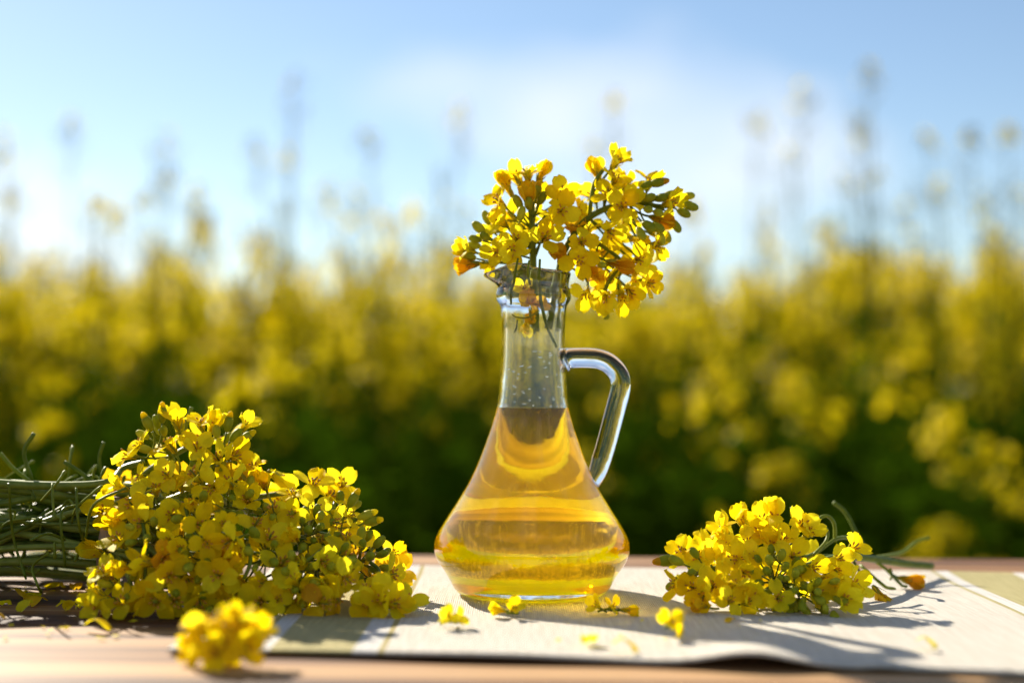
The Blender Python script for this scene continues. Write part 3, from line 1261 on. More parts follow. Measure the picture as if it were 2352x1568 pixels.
def sprig_in_cruet(label, axis, flowers, buds, extra=(), r0=.0022):
    a0 = axis[0]
    t = thing('rapeseed_sprig', a0, label, 'flower sprig', 'rapeseed sprigs in the cruet')
    path = smooth_path(axis, 8)
    k = len(path)
    MB().tube(path, [r0 * (1 - .5 * i / k) for i in range(k)], 8).build('stem', M_STEM, t)
    for e in extra:
        pp = smooth_path(e, 6)
        MB().tube(pp, [.0011] * (len(pp) - 1) + [.0007], 6).build('side_stem', M_STEM, t)
    allp = path[len(path) // 3:]
    for e in extra:
        allp = allp + smooth_path(e, 6)
    for (x, y, dy, nrm, kind, wilt) in flowers:
        px, py = z1(x, y)
        pos = at(px, py, DB + dy)
        f, b = put_flower(t, pos, nrm, kind, random.uniform(.70, .88), True, wilt)
        s = nearest(allp, b - Vector(nrm).normalized() * .012 + Vector((0, 0, -.006)))
        pedicel(t, s, b, nrm)
    for (x, y, dy, nrm, kind) in buds:
        px, py = z1(x, y)
        pos = at(px, py, DB + dy)
        put_bud(t, pos, nrm, random.uniform(.9, 1.2), kind)
        s = nearest(allp, pos - Vector(nrm).normalized() * .008)
        pedicel(t, s, pos, nrm, .00045)
    return t


def Z(x, y, dy=0.0):
    return at(*z1(x, y), DB + dy)


UPF = (0, -.35, 1)
sprig_in_cruet('upright rapeseed sprig on the left in the cruet neck, long-necked blossoms on top',
    [Z(905, 1500, .002), Z(890, 1200, 0), Z(885, 900, 0), Z(880, 700, .002), Z(880, 520, .002), Z(870, 470, .002)],
    [(845, 265, .0, (-.1, -.25, 1), 'open', False), (950, 275, .004, (.5, -.2, 1), 'closed', False), (760, 300, .006, (-.5, .3, 1), 'cup', False),
     (1115, 420, -.004, (.25, -1, .35), 'open', False), (1105, 555, -.010, (.1, -1, .1), 'open', False), (615, 480, -.002, (-.7, -.6, .5), 'open', False),
     (690, 370, .004, (-.5, -.1, 1), 'closed', False), (640, 640, -.006, (-.6, -.6, .5), 'cup', False), (755, 770, -.012, (-.2, -1, .1), 'open', False),
     (600, 880, -.008, (-.4, -.9, -.2), 'open', False), (370, 860, .0, (-1, -.4, .3), 'cup', False), (400, 975, .0, (-1, -.1, -.15), 'closed', True),
     (980, 760, -.012, (.2, -1, .2), 'cup', False), (1000, 640, .008, (.3, .2, .8), 'open', False), (720, 850, -.012, (-.1, -.9, -.5), 'cup', False),
     (930, 440, .01, (.2, .6, .9), 'open', False), (850, 470, -.006, (-.1, -.6, .8), 'closed', True), (1040, 840, -.006, (.5, -.7, -.4), 'closed', True),
     (1250, 560, .006, (.8, -.4, .5), 'cup', False), (560, 960, .004, (-.6, -.2, -.8), 'cup', False), (700, 600, .01, (-.5, .6, .4), 'open', False),
     (820, 700, .012, (-.2, 1, .4), 'open', False), (1090, 470, .012, (.4, .8, .6), 'cup', False), (560, 700, .012, (-.7, .6, .3), 'open', False)],
    [(520, 740, 0, (-.7, -.3, .6), 0), (490, 790, 0, (-.9, -.2, .2), 0), (545, 670, .002, (-.4, -.1, 1), 0), (480, 830, .003, (-1, -.2, 0), 0), (545, 780, -.004, (-.6, -.8, .3), 0),
     (800, 540, -.003, (-.5, -.4, .8), 0), (850, 545, -.004, (0, -.8, .6), 0), (930, 510, -.003, (.4, -.5, .8), 0), (780, 640, -.008, (.2, -.3, 1), 0), (905, 470, .0, (.2, -.2, 1), 2), (445, 930, .002, (-1, -.3, .3), 1)])

sprig_in_cruet('long rapeseed sprig arching to the right out of the cruet, ending in green buds',
    [Z(1010, 1480, .004), Z(1060, 1200, .004), Z(1130, 880, .003), Z(1270, 660, .001), Z(1420, 555, .0), Z(1600, 500, .0), Z(1780, 500, .0), Z(1900, 540, 0)],
    [(1545, 170, -.002, (.6, -.5, .7), 'cup', False), (1385, 260, .004, (-.3, .1, 1), 'closed', False), (1530, 300, -.002, (.3, -.6, .8), 'open', False),
     (1580, 520, -.010, (-.1, -1, .0), 'open', False), (1480, 420, -.004, (-.2, -.7, .7), 'open', False), (1660, 470, -.006, (.3, -.9, .4), 'cup', False),
     (1800, 325, .002, (.3, -.1, 1), 'cup', False), (1965, 490, -.006, (.8, -.8, .2), 'cup', False), (1490, 730, -.006, (.2, -.8, -.3), 'cup', False),
     (1870, 620, -.004, (.9, -.3, -.3), 'closed', True), (1850, 830, -.006, (.7, -.7, -.1), 'open', False), (1720, 940, -.010, (.2, -1, -.1), 'open', False),
     (1540, 970, -.008, (.9, -.4, -.3), 'closed', True), (1800, 1120, -.004, (.7, -.7, -.3), 'open', False), (1650, 1190, -.006, (.3, -.8, -.5), 'cup', False),
     (1430, 880, .004, (-.2, -.8, -.2), 'open', False), (1880, 740, .006, (.9, .1, -.1), 'open', False), (1690, 780, .006, (.4, -.6, -.2), 'closed', False),
     (1780, 980, .008, (.7, .3, -.5), 'open', False), (1560, 820, .010, (.1, .6, -.5), 'open', False), (1620, 620, .010, (.2, .7, -.3), 'cup', False),
     (1350, 440, .01, (-.4, .5, .8), 'cup', False), (1620, 350, .008, (.2, .4, 1), 'open', False)],
    [(2040, 445, 0, (1, -.1, .1), 0), (2050, 500, -.002, (1, -.2, -.3), 0), (2010, 540, -.002, (.8, -.4, -.5), 0), (1975, 620, -.002, (.5, -.3, -.9), 0), (1790, 350, -.003, (1, -.2, .2), 2),
     (1720, 390, -.002, (.8, -.4, .5), 0), (1700, 680, -.006, (.4, -.5, -.8), 0), (1740, 640, -.006, (.6, -.6, -.5), 0), (1800, 660, -.006, (.7, -.6, -.4), 0), (1860, 700, -.003, (.3, -.4, -1), 0),
     (1920, 700, 0, (.3, -.2, -1), 0), (1750, 470, -.006, (.7, -.7, .2), 0), (1830, 470, -.005, (.9, -.5, .2), 0), (1760, 540, -.008, (.4, -1, -.2), 0), (1830, 560, -.008, (.6, -.9, -.3), 0), (1890, 450, .0, (1, -.2, .3), 0)],
    extra=[[Z(1330, 620, .0), Z(1340, 480, 0), Z(1370, 330, 0), Z(1440, 230, 0)]])

sprig_in_cruet('rapeseed sprig hanging low over the right of the cruet rim, blossoms facing down',
    [Z(1090, 1500, .0), Z(1120, 1200, -.001), Z(1130, 1040, -.002), Z(1180, 880, -.004), Z(1260, 800, -.005), Z(1370, 800, -.005), Z(1500, 880, -.004), Z(1600, 960, -.003)],
    [(1265, 800, -.014, (.0, -1, .0), 'open', False), (1250, 940, -.014, (-.1, -1, -.2), 'open', False), (1460, 1240, -.006, (.0, -.8, -.6), 'cup', False),
     (1300, 1210, -.004, (-.2, -.7, -.8), 'cup', False), (1590, 1240, -.002, (.3, -.7, -.7), 'cup', False), (1330, 1000, .002, (.3, -.4, -.5), 'closed', True),
     (1480, 1080, .002, (.2, -.7, -.5), 'open', False), (1380, 1150, .006, (.0, -.1, -1), 'cup', False), (1540, 1150, .006, (.3, .1, -.9), 'open', False),
     (1200, 700, .002, (-.1, -.6, .7), 'cup', True), (1320, 700, .003, (.3, -.6, .8), 'cup', False), (1700, 1060, .002, (.4, -.5, -.6), 'cup', False)],
    [(1440, 1300, -.002, (.2, -.4, -1), 0), (1390, 960, -.006, (.4, -.8, -.3), 0)], r0=.0018)

# the small wilted sprig pushed down inside the neck
nk = thing('rapeseed_sprig', Vector((0, 0, BZ + .125)), 'wilted blossoms and thin green pods pressed against the inside of the cruet neck', 'flower sprig', 'rapeseed sprigs in the cruet')


def Z2(x, y, dy=0.0):
    return at((1050 + x / 3.92) / 1.0884, (640 + y / 3.92) / 1.0884, DB + dy)


def neck(path, r, mat=None, name='pod'):
    pp = smooth_path(path, 5)
    kk = len(pp)
    MB().tube(pp, [r * (1 - .35 * abs(2 * i / kk - 1)) for i in range(kk)], 6).build(name, mat or M_STEM, nk)


neck([Z2(960, 20, -.020), Z2(930, 180, -.018), Z2(915, 330, -.0115), Z2(905, 470, -.0100)], .0008)
neck([Z2(1070, 40, -.021), Z2(1055, 170, -.019), Z2(1075, 260, -.0125), Z2(1095, 350, -.0118)], .0008)
neck([Z2(1175, 30, -.021), Z2(1168, 200, -.019), Z2(1170, 330, -.0122), Z2(1190, 480, -.0118), Z2(1240, 700, -.0110), Z2(1325, 895, -.0090)], .0009)
neck([Z2(1120, 350, 0), Z2(1130, 600, .0), Z2(1100, 760, -.001)], .0022, M_STEM, 'stem')
neck([Z2(1250, 380, .001), Z2(1290, 560, .001), Z2(1250, 700, .0)], .0019, M_STEM, 'stem')
neck([Z2(910, 570, -.010), Z2(960, 600, -.0115), Z2(1060, 600, -.0118), Z2(1170, 530, -.0115)], .0005, M_SEPAL, 'tendril')
neck([Z2(965, 620, -.0115), Z2(955, 700, -.011), Z2(935, 750, -.010)], .0005, M_SEPAL, 'tendril')
neck([Z2(1070, 500, -.0115), Z2(1080, 570, -.0115), Z2(1095, 630, -.011)], .0005, M_SEPAL, 'tendril')
for (x, y, dy, nn, kd, wl_) in [(1060, 430, -.009, (-.1, -1, .1), 'cup', True), (1020, 340, -.008, (-.2, -.8, .7), 'cup', False), (1140, 450, -.008, (.4, -.9, -.2), 'cup', True), (1050, 670, -.006, (-.1, -.7, -.8), 'closed', False), (1090, 560, -.004, (-.1, -.8, -.5), 'closed', True)]:
    put_flower(nk, Z2(x, y, dy), nn, kd, .55, True, wl_)

# ---------------------------------------------------------------- the bouquet lying on the left
TOPX = [195, 215, 250, 300, 350, 440, 500, 580, 680, 760, 830, 900, 945]
TOPY = [1330, 1250, 1110, 1015, 985, 950, 965, 1035, 1090, 1125, 1190, 1265, 1390]
BOTY = 1418


def top_y(px):
    return float(np.interp(px, TOPX, TOPY))


def shell_depth(px, py):
    f = (BOTY - py) / max(60.0, BOTY - top_y(px))
    f = min(1.15, max(0.0, f))
    return .662 + .030 * f + .024 * f * f - .012 * math.exp(-((f - .35) / .25) ** 2)


bouquet = thing('rapeseed_bouquet', tab(420, 1390), 'large bouquet of yellow rapeseed lying on its side, stems to the left', 'bouquet')
# flower stalks: stems come in from the left and fan out to the heads
heads = []
brd = random.Random(21)
head_px = [(330, 1060), (460, 1010), (560, 1090), (400, 1130), (300, 1190), (660, 1130), (520, 1190), (760, 1180), (640, 1250), (840, 1250), (420, 1270), (300, 1330), (730, 1310), (560, 1340), (870, 1340), (440, 1370), (240, 1300)]
paths = []
for i, (px, py) in enumerate(head_px):
    dd = shell_depth(px, py) + .030
    tip = at(px, py, dd)
    tip.z = max(tip.z, TABLE_Z + .012)
    sy = 1095 + (i * 37 % 190)
    sd = .715 + (i * 23 % 100) / 1000
    st_ = at(-140 - 60 * (i % 4), sy, sd)
    st_.z = max(st_.z, TABLE_Z + .006)
    mid_ = at(235, 1110 + (i * 53 % 150), .72 + (i * 31 % 60) / 1000)
    mid_.z = max(mid_.z, TABLE_Z + .01)
    q = at((235 + px) / 2, (mid_ and (1110 + (i * 53 % 150)) + py) / 2 - 10, (dd + .74) / 2)
    q.z = max(q.z, TABLE_Z + .01)
    pth = smooth_path([st_, st_.lerp(mid_, .5) + Vector((0, 0, brd.uniform(-.004, .006))), mid_, q, tip], 7)
    for p_ in pth:
        p_.z = max(p_.z, TABLE_Z + .004)
    k = len(pth)
    MB().tube(pth, [.0026 * (1 - .5 * j / k) for j in range(k)], 8).build('stem', M_BLUESTEM, bouquet)
    paths.append(pth)
# more stems that only show at the left
for i in range(40):
    y0 = 1085 + brd.random() * 250
    y1 = 1095 + brd.random() * 230
    d0, d1 = brd.uniform(.69, .80), brd.uniform(.71, .79)
    a = at(-150, y0, d0)
    b = at(330 + brd.random() * 80, y1, d1)
    c = a.lerp(b, .5) + Vector((0, brd.uniform(-.006, .006), brd.uniform(-.006, .009)))
    pth = smooth_path([a, c, b], 7)
    for p_ in pth:
        p_.z = max(p_.z, TABLE_Z + .003)
    MB().tube(pth, brd.uniform(.0009, .0024), 8).build('stem', M_BLUESTEM, bouquet)
    # little side shoots and pods
    for s in range(2):
        o_ = pth[brd.randrange(2, len(pth) - 3)]
        e = o_ + Vector((brd.uniform(.0, .030), brd.uniform(-.018, .008), brd.uniform(-.016, .024)))
        e.z = max(e.z, TABLE_Z + .003)
        md = o_.lerp(e, .5) + Vector((brd.uniform(-.006, .006), brd.uniform(-.006, .006), brd.uniform(-.006, .008)))
        MB().tube(smooth_path([o_, md, e], 5), [.0005] * 5 + [.0007] * 4 + [.0011, .0007], 5).build('pod', M_STEM, bouquet)
# the lowest stems, lying on the boards
for i in range(12):
    a = tab(-160, 1318 + brd.random() * 32) + Vector((0, 0, .0024))
    b = tab(215 + brd.random() * 90, 1316 + brd.random() * 34) + Vector((0, 0, .0024 + .006 * brd.random()))
    c = a.lerp(b, .5) + Vector((0, brd.uniform(-.008, .008), .001 + .007 * brd.random()))
    MB().tube(smooth_path([a, c, b], 7), brd.uniform(.0011, .0023), 8).build('stem', M_BLUESTEM, bouquet)
# pods that stand up clear of the stems
for pts in ([(0, 1040), (30, 1075), (75, 1110)], [(78, 995), (55, 1040), (75, 1105)], [(238, 1015), (228, 1050), (232, 1090)], [(148, 1060), (185, 1085), (230, 1120)], [(440, 935), (430, 965), (425, 1000)]):
    pp = smooth_path([at(x, y, .735) for x, y in pts], 5)
    MB().tube(pp, [.0011] * (len(pp) - 1) + [.0006], 6).build('pod', M_STEM, bouquet)
# long curly tendrils in front of the stems
for pts in ([(290, 1120), (215, 1160), (195, 1240), (170, 1290)], [(175, 1120), (180, 1200), (195, 1250)], [(70, 1240), (110, 1225), (150, 1240)], [(110, 1270), (75, 1300), (85, 1340), (95, 1360)], [(20, 1110), (30, 1230), (60, 1330)], [(120, 1110), (125, 1180), (150, 1190)], [(150, 1300), (140, 1180), (175, 1160)], [(95, 1150), (130, 1110), (150, 1080)]):
    pp = smooth_path([at(x, y, .685 + brd.uniform(0, .02)) for x, y in pts], 6)
    for p_ in pp:
        p_.z = max(p_.z, TABLE_Z + .0015)
    MB().tube(pp, [.0007] * (len(pp) - 2) + [.001, .0005], 6).build('tendril', M_STEM, bouquet)
# paper band round the stems
bc = at(292, 1225, .752)
vb, fb = [], []
ns_ = 36
for i in range(ns_):
    a = 2 * math.pi * i / ns_
    cyy, czz = .040 * math.cos(a), .027 * math.sin(a)
    for rr, xx in ((1.0, -.0035), (1.0, .0035), (1.03, .0035), (1.03, -.0035)):
        z = bc.z + czz * rr
        vb.append((bc.x + xx + .004 * math.sin(a), bc.y + cyy * rr, max(TABLE_Z + (.0012 if rr > 1 else .0022), z)))
for i in range(ns_):
    j = (i + 1) % ns_
    for k in range(4):
        k2 = (k + 1) % 4
        fb.append((i * 4 + k, j * 4 + k, j * 4 + k2, i * 4 + k2))
bl = world_loc(bouquet)
mesh_obj('paper_band', [Vector(v) - bl for v in vb], fb, M_KRAFT, bouquet)

# bare flower stalks that show between the blossoms
for pts_ in ([(322, 1160), (335, 1260), (328, 1400)], [(425, 1160), (445, 1220), (490, 1270)], [(350, 1170), (300, 1180), (255, 1230)], [(660, 1300), (700, 1290), (740, 1262)], [(560, 1330), (575, 1290), (570, 1250)], [(420, 1290), (440, 1250), (470, 1230)], [(770, 1150), (760, 1180), (730, 1210)], [(850, 1290), (870, 1310), (865, 1350)]):
    pp = smooth_path([at(x, y, shell_depth(x, y) + .003) for x, y in pts_], 5)
    for p_ in pp:
        p_.z = max(p_.z, TABLE_Z + .003)
    MB().tube(pp, .0010, 7).build('stem', M_STEM, bouquet)

# blossoms over the front and top of the bouquet
pts = []
tries = 0
while tries < 9000:
    tries += 1
    px, py = brd.uniform(212, 935), brd.uniform(950, 1412)
    if py < top_y(px) + 12:
        continue
    if all((px - a) ** 2 + (py - b) ** 2 > 42 ** 2 for a, b in pts):
        pts.append((px, py))
explicit = [(785, 1112, (.15, -.9, .5), 'open'), (565, 975, (.6, -.3, .8), 'cup'), (462, 972, (-.1, -.5, 1), 'open'), (450, 1030, (0, -1, .6), 'open'), (385, 1090, (-.4, -.8, .4), 'open'),
            (320, 1020, (-.7, -.5, .6), 'open'), (290, 1045, (-1, -.5, .2), 'cup'), (405, 965, (-.2, -.3, 1), 'cup'), (275, 1120, (-.7, -.7, .3), 'cup'), (335, 1165, (-.2, -1, .3), 'open'),
            (595, 1390, (-.1, -1, .1), 'open'), (640, 1375, (.3, -1, .3), 'open'), (905, 1270, (.6, -.7, .5), 'open'), (500, 1320, (-.1, -1, .2), 'open'), (390, 1240, (0, -1, .0), 'cup'),
            (875, 1375, (.2, -.9, .4), 'open'), (905, 1395, (.6, -.7, .2), 'cup'), (850, 1400, (-.2, -.8, .3), 'cup'), (720, 1110, (.3, -.4, 1), 'open')]
flat = [(x, y) for x, y, _, _ in explicit]
pts = [q for q in pts if all((q[0] - a) ** 2 + (q[1] - b) ** 2 > 26 ** 2 for a, b in flat)]
brd.shuffle(pts)
bud_clusters = [(715, 1215, (.2, -.9, .4), 20), (495, 1385, (0, -1, -.1), 13), (850, 1275, (.5, -.7, .4), 13), (640, 1185, (.1, -.8, .5), 7), (545, 1140, (.1, -.9, .5), 7), (430, 1180, (-.2, -.9, .2), 6), (355, 990, (-.5, -.4, .9), 6), (520, 1010, (.5, -.3, .9), 6), (800, 1165, (.6, -.4, .7), 6), (600, 1290, (0, -1, 0), 9), (380, 1360, (-.1, -1, 0), 8), (265, 1370, (-.3, -1, 0), 5), (320, 1235, (-.4, -1, .1), 7), (450, 1290, (0, -1, .1), 8), (690, 1340, (.2, -1, .1), 9), (770, 1290, (.3, -.9, .2), 7), (480, 1090, (0, -.8, .6), 6)]
pts = [q for q in pts if all((q[0] - a) ** 2 + (q[1] - b) ** 2 > (30 if c > 10 else 16) ** 2 for a, b, _, c in bud_clusters)]


def joint(pos, nrm):
    want = pos - Vector(nrm).normalized() * .016
    best = min((p_ for pth in paths for p_ in pth[-12:]), key=lambda q: (q - want).length)
    if (best - pos).length > .032:
        best = pos + (best - pos).normalized() * .030
    return best


nsplit = 0
jobs = [(x, y, n_, k_, True) for x, y, n_, k_ in explicit]
for (px, py) in pts:
    f = (BOTY - py) / max(60.0, BOTY - top_y(px))
    nrm = Vector(((px - 500) / 520 + brd.uniform(-.7, .7), -1.0 + brd.uniform(-.2, .6) + .3 * f, .05 + .85 * f + brd.uniform(-.7, .5)))
    jobs.append((px, py, nrm, brd.choice(['open', 'open', 'open', 'cup', 'cup', 'back', 'closed']), False))
for (px, py, nrm, kind, ex) in jobs:
    pos = at(px, py, shell_depth(px, py) + (0 if ex else brd.uniform(-.003, .010)))
    pos.z = max(pos.z, TABLE_Z + .0075)
    split = nsplit < 74
    nsplit += 1
    wl_ = brd.random() < .025 and not ex
    f_o, b_ = put_flower(bouquet, pos, nrm, kind, brd.choice([brd.uniform(.56, .75), brd.uniform(.72, .92), brd.uniform(.8, .95)]), split, wl_)
    pedicel(bouquet, joint(b_, nrm), b_, nrm)
# blossoms deeper in the bouquet, seen in the gaps
for i in range(55):
    px, py = brd.uniform(225, 915), brd.uniform(985, 1405)
    if py < top_y(px) + 26:
        continue
    pos = at(px, py, shell_depth(px, py) + brd.uniform(.016, .060))
    pos.z = max(pos.z, TABLE_Z + .008)
    put_flower(bouquet, pos, (brd.uniform(-1, 1), brd.uniform(-1, .5), brd.uniform(-.3, 1)), brd.choice(['open', 'cup', 'closed']), brd.uniform(.8, 1.0), False, brd.random() < .2)
for (px, py, ax, nb) in bud_clusters:
    ax = Vector(ax).normalized()
    c = at(px, py, shell_depth(px, py) + .004)
    stem_end = c - ax * .016
    MB().tube(smooth_path([joint(stem_end, ax), stem_end.lerp(c, .3), c - ax * .006], 4), .0011, 6).build('stem', M_STEM, bouquet)
    for j in range(nb):
        g = (j + .5) / nb
        th = j * 2.4
        rad = .0095 * math.sqrt(g) * (1.15 if nb > 8 else .9)
        u = ax.orthogonal().normalized()
        u.rotate(Quaternion(ax, th))
        pos = c + u * rad - ax * (.009 * g)
        nd = (ax + u * 1.1 * math.sqrt(g)).normalized()
        put_bud(bouquet, pos, nd, brd.uniform(.75, 1.15), 1 if (g > .8 and brd.random() < .35) else 0)
        pedicel(bouquet, c - ax * (.010 + .006 * g), pos, nd, .0004)
for (px, py, nn) in [(372, 967, (0, 0, 1)), (350, 985, (-.5, -.2, 1)), (520, 988, (.2, 0, 1)), (545, 1012, (.7, 0, .5)), (820, 1185, (1, 0, .4)), (835, 1195, (.8, -.3, .2)), (800, 1160, (.5, 0, .9))]:
    pos = at(px, py + 6, shell_depth(px, py + 6))
    put_bud(bouquet, pos, nn, 1.15, 1)
    pedicel(bouquet, pos + Vector((-.004, .004, -.014)), pos, nn, .00045)

# ---------------------------------------------------------------- the small sprig on the right
def z6(x, y):
    return ((1600 + x / 2.45) / 1.0884, (1220 + y / 2.45) / 1.0884)


def rdepth(py):
    f = min(1.1, max(0, (1418 - py) / 250))
    return .667 + .045 * f


def Z6(x, y, dd=None):
    px, py = z6(x, y)
    return at(px, py, dd if dd is not None else rdepth(py))


posy = thing('rapeseed_sprig', tab(1860, 1400), 'small yellow rapeseed sprig lying on the placemat right of the cruet', 'flower sprig')
rmain = smooth_path([Z6(1785, 475, .805), Z6(1600, 458, .785), Z6(1420, 430, .762), Z6(1250, 420, .738), Z6(1050, 470, .715), Z6(900, 560, .690)], 7)
rleft = smooth_path([Z6(1420, 430, .762), Z6(1150, 420, .74), Z6(800, 430, .725), Z6(560, 470, .71), Z6(380, 510, .70), Z6(270, 540, .695)], 7)
rright = smooth_path([Z6(1300, 425, .745), Z6(1220, 470, .722), Z6(1130, 560, .70), Z6(1060, 650, .682)], 6)
for pth, r_ in ((rmain, .0021), (rleft, .0014), (rright, .0013)):
    for p_ in pth:
        p_.z = max(p_.z, TABLE_Z + .006)
    MB().tube(pth, r_, 7).build('stem', M_STEM, posy)
for pts_, r_ in (([(1185, 85, .775), (1260, 150, .775), (1330, 280, .77), (1400, 400, .765)], .0012), ([(1775, 300, .80), (1700, 325, .80), (1600, 395, .79), (1430, 425, .765)], .0011),
                 ([(1195, 330, .735), (1190, 220, .735), (1150, 170, .735), (1100, 185, .733), (1085, 230, .73)], .0010), ([(1125, 225, .725), (1150, 270, .725), (1135, 330, .722), (1060, 410, .715)], .0009),
                 ([(1290, 300, .745), (1200, 310, .735), (1100, 380, .725), (1000, 430, .71)], .0010), ([(1310, 450, .745), (1350, 520, .735), (1400, 585, .725)], .0008), ([(1350, 470, .76), (1450, 560, .75), (1565, 652, .742)], .0009),
                 ([(1430, 440, .765), (1500, 490, .77), (1560, 540, .765), (1635, 560, .762)], .0009), ([(1540, 530, .765), (1600, 590, .755), (1635, 615, .75)], .0008), ([(1530, 490, .77), (1540, 520, .77), (1535, 560, .765)], .0007), ([(925, 115, .715), (945, 150, .715), (950, 195, .712)], .0008)):
    pp = smooth_path([Z6(x, y, d_) for x, y, d_ in pts_], 6)
    for p_ in pp:
        p_.z = max(p_.z, TABLE_Z + .0045)
    MB().tube(pp, [r_] * (len(pp) - 1) + [r_ * .7], 6).build('side_stem', M_STEM, posy)
rall = rmain[14:] + rleft[8:] + rright
rfl = [(510, 255, (-.6, -.4, .6), 'cup'), (620, 195, (-.4, -.3, 1), 'cup'), (745, 200, (.0, -.9, .6), 'open'), (730, 265, (-.1, -.9, .4), 'cup'), (990, 225, (.2, -.9, .6), 'open'), (1045, 270, (.6, -.5, .5), 'cup'),
       (255, 385, (-.6, -.6, .6), 'open'), (345, 420, (-.2, -.9, .5), 'open'), (440, 400, (.1, -.9, .5), 'cup'), (515, 330, (-.1, -.5, 1), 'closed'), (610, 440, (.0, -1, .2), 'open'), (640, 520, (.1, -1, .0), 'cup'),
       (695, 420, (.2, -.8, .5), 'open'), (880, 320, (.0, -.8, .8), 'cup'), (940, 420, (.2, -1, .2), 'open'), (965, 520, (.2, -1, .0), 'cup'), (1060, 480, (.5, -.8, .2), 'cup'), (1220, 430, (.3, -.8, .3), 'cup'),
       (1310, 365, (.6, -.6, .7), 'open'), (1195, 500, (.2, -.9, -.2), 'cup'), (1240, 640, (.3, -1, .1), 'open'), (1310, 590, (.7, -.6, .3), 'cup'), (1255, 735, (.3, -.9, .1), 'cup'), (845, 720, (.0, -1, .2), 'open'),
       (690, 680, (-.2, -1, .1), 'cup'), (440, 600, (-.2, -.9, .3), 'open'), (315, 605, (-.3, -.9, .2), 'cup'), (215, 585, (-.8, -.5, .2), 'cup'), (510, 560, (.0, -.9, .4), 'open'), (1085, 640, (.3, -.9, .1), 'cup'),
       (390, 660, (-.3, -.8, -.2), 'cup'), (620, 620, (.1, -.9, -.3), 'cup'), (800, 330, (-.2, -.6, .9), 'closed'), (660, 330, (-.2, -.8, .6), 'open'), (1150, 560, (.4, -.9, .0), 'closed'), (820, 170, (.1, -.2, 1), 'closed'), (560, 440, (-.3, -.9, .2), 'cup')]
for (x, y, nn, kd) in rfl:
    pos = Z6(x, y)
    pos.z = max(pos.z, TABLE_Z + .0095)
    f_o, b_ = put_flower(posy, pos, nn, kd, random.uniform(.66, .86))
    s = nearest(rall, b_ - Vector(nn).normalized() * .015)
    pedicel(posy, s, b_, nn)
for i in range(14):
    pos = Z6(brd.uniform(350, 1250), brd.uniform(330, 620), brd.uniform(.715, .74))
    pos.z = max(pos.z, TABLE_Z + .010)
    put_flower(posy, pos, rvec(1) + Vector((0, -.5, .6)), brd.choice(['open', 'cup']), .85, False)
for (cx, cy_, ax, nb, sp_) in [(835, 560, (-.1, -1, .25), 22, 1.35), (1010, 690, (.1, -.9, -.1), 9, 1.0), (250, 520, (-.9, -.4, .0), 8, 1.0), (1150, 740, (.3, -.9, -.3), 6, .8), (940, 610, (.1, -.9, .1), 6, .9)]:
    ax = Vector(ax).normalized()
    c = Z6(cx, cy_)
    c.z = max(c.z, TABLE_Z + .009)
    s = nearest(rall, c - ax * .016)
    MB().tube(smooth_path([s, s.lerp(c - ax * .01, .6), c - ax * .007], 4), .0010, 6).build('stem', M_STEM, posy)
    for j in range(nb):
        g = (j + .5) / nb
        u = ax.orthogonal().normalized()
        u.rotate(Quaternion(ax, j * 2.4))
        pos = c + u * .0095 * math.sqrt(g) * sp_ - ax * .009 * g
        pos.z = max(pos.z, TABLE_Z + .0055)
        nd = (ax + u * 1.1 * math.sqrt(g)).normalized()
        put_bud(posy, pos, nd, brd.uniform(.75, 1.1), 0)
        pedicel(posy, c - ax * (.011 + .006 * g), pos, nd, .0004)
put_bud(posy, Z6(240, 432), (-1, -.2, -.1), 1.4, 2)
put_bud(posy, Z6(1180, 745), (.1, -.6, -.8), 1.3, 2)
put_flower(posy, Z6(1470, 655, .722), (.5, -.4, -.75), 'closed', .85, True, True)
put_flower(posy, Z6(1640, 560, .76), (.9, -.2, -.2), 'closed', .75, True, True)

# ---------------------------------------------------------------- loose blossoms and petals
cb_ = MB()
for k in range(46):
    px, py = (brd.uniform(0, 330), brd.uniform(1345, 1470)) if k < 34 else (brd.uniform(950, 1750), brd.uniform(1420, 1500))
    c = tab(px, py) + Vector((0, 0, .0006 if k < 34 else .0042))
    a, L, W_ = brd.uniform(0, 6.28), brd.uniform(.0010, .0032), brd.uniform(.0005, .0014)
    u = Vector((math.cos(a), math.sin(a), 0))
    w_ = Vector((-math.sin(a), math.cos(a), 0))
    cb_.add([c - u * L, c + w_ * W_ + Vector((0, 0, .0008)), c + u * L + Vector((0, 0, .0004)), c - w_ * W_], [(0, 3, 2, 1)])
tag(cb_.build('petal_crumbs', M_PETAL), 'tiny yellow petal crumbs scattered on the wood and placemat', 'petal crumbs', kind='stuff')
LOOSE = 'loose blossoms on the placemat'


def blossom(pos, flowers, label, scale=.9, stem=None, wilt=False):
    t = thing('rapeseed_blossom', pos, label, 'blossom', LOOSE)
    for (dx, dz, dy, nn, kd) in flowers:
        p_ = Vector(pos) + Vector((dx, dy, dz))
        f_o, b_ = put_flower(t, p_, nn, kd, scale * (.8 if stem else .66), True, wilt)
        if stem:
            pedicel(t, Vector(pos) + Vector(stem), b_, nn)
        else:
            e = b_ - Vector(nn).normalized() * .006
            e.z = max(e.z, TABLE_Z + .003)
            pedicel(t, e, b_, nn)
    return t


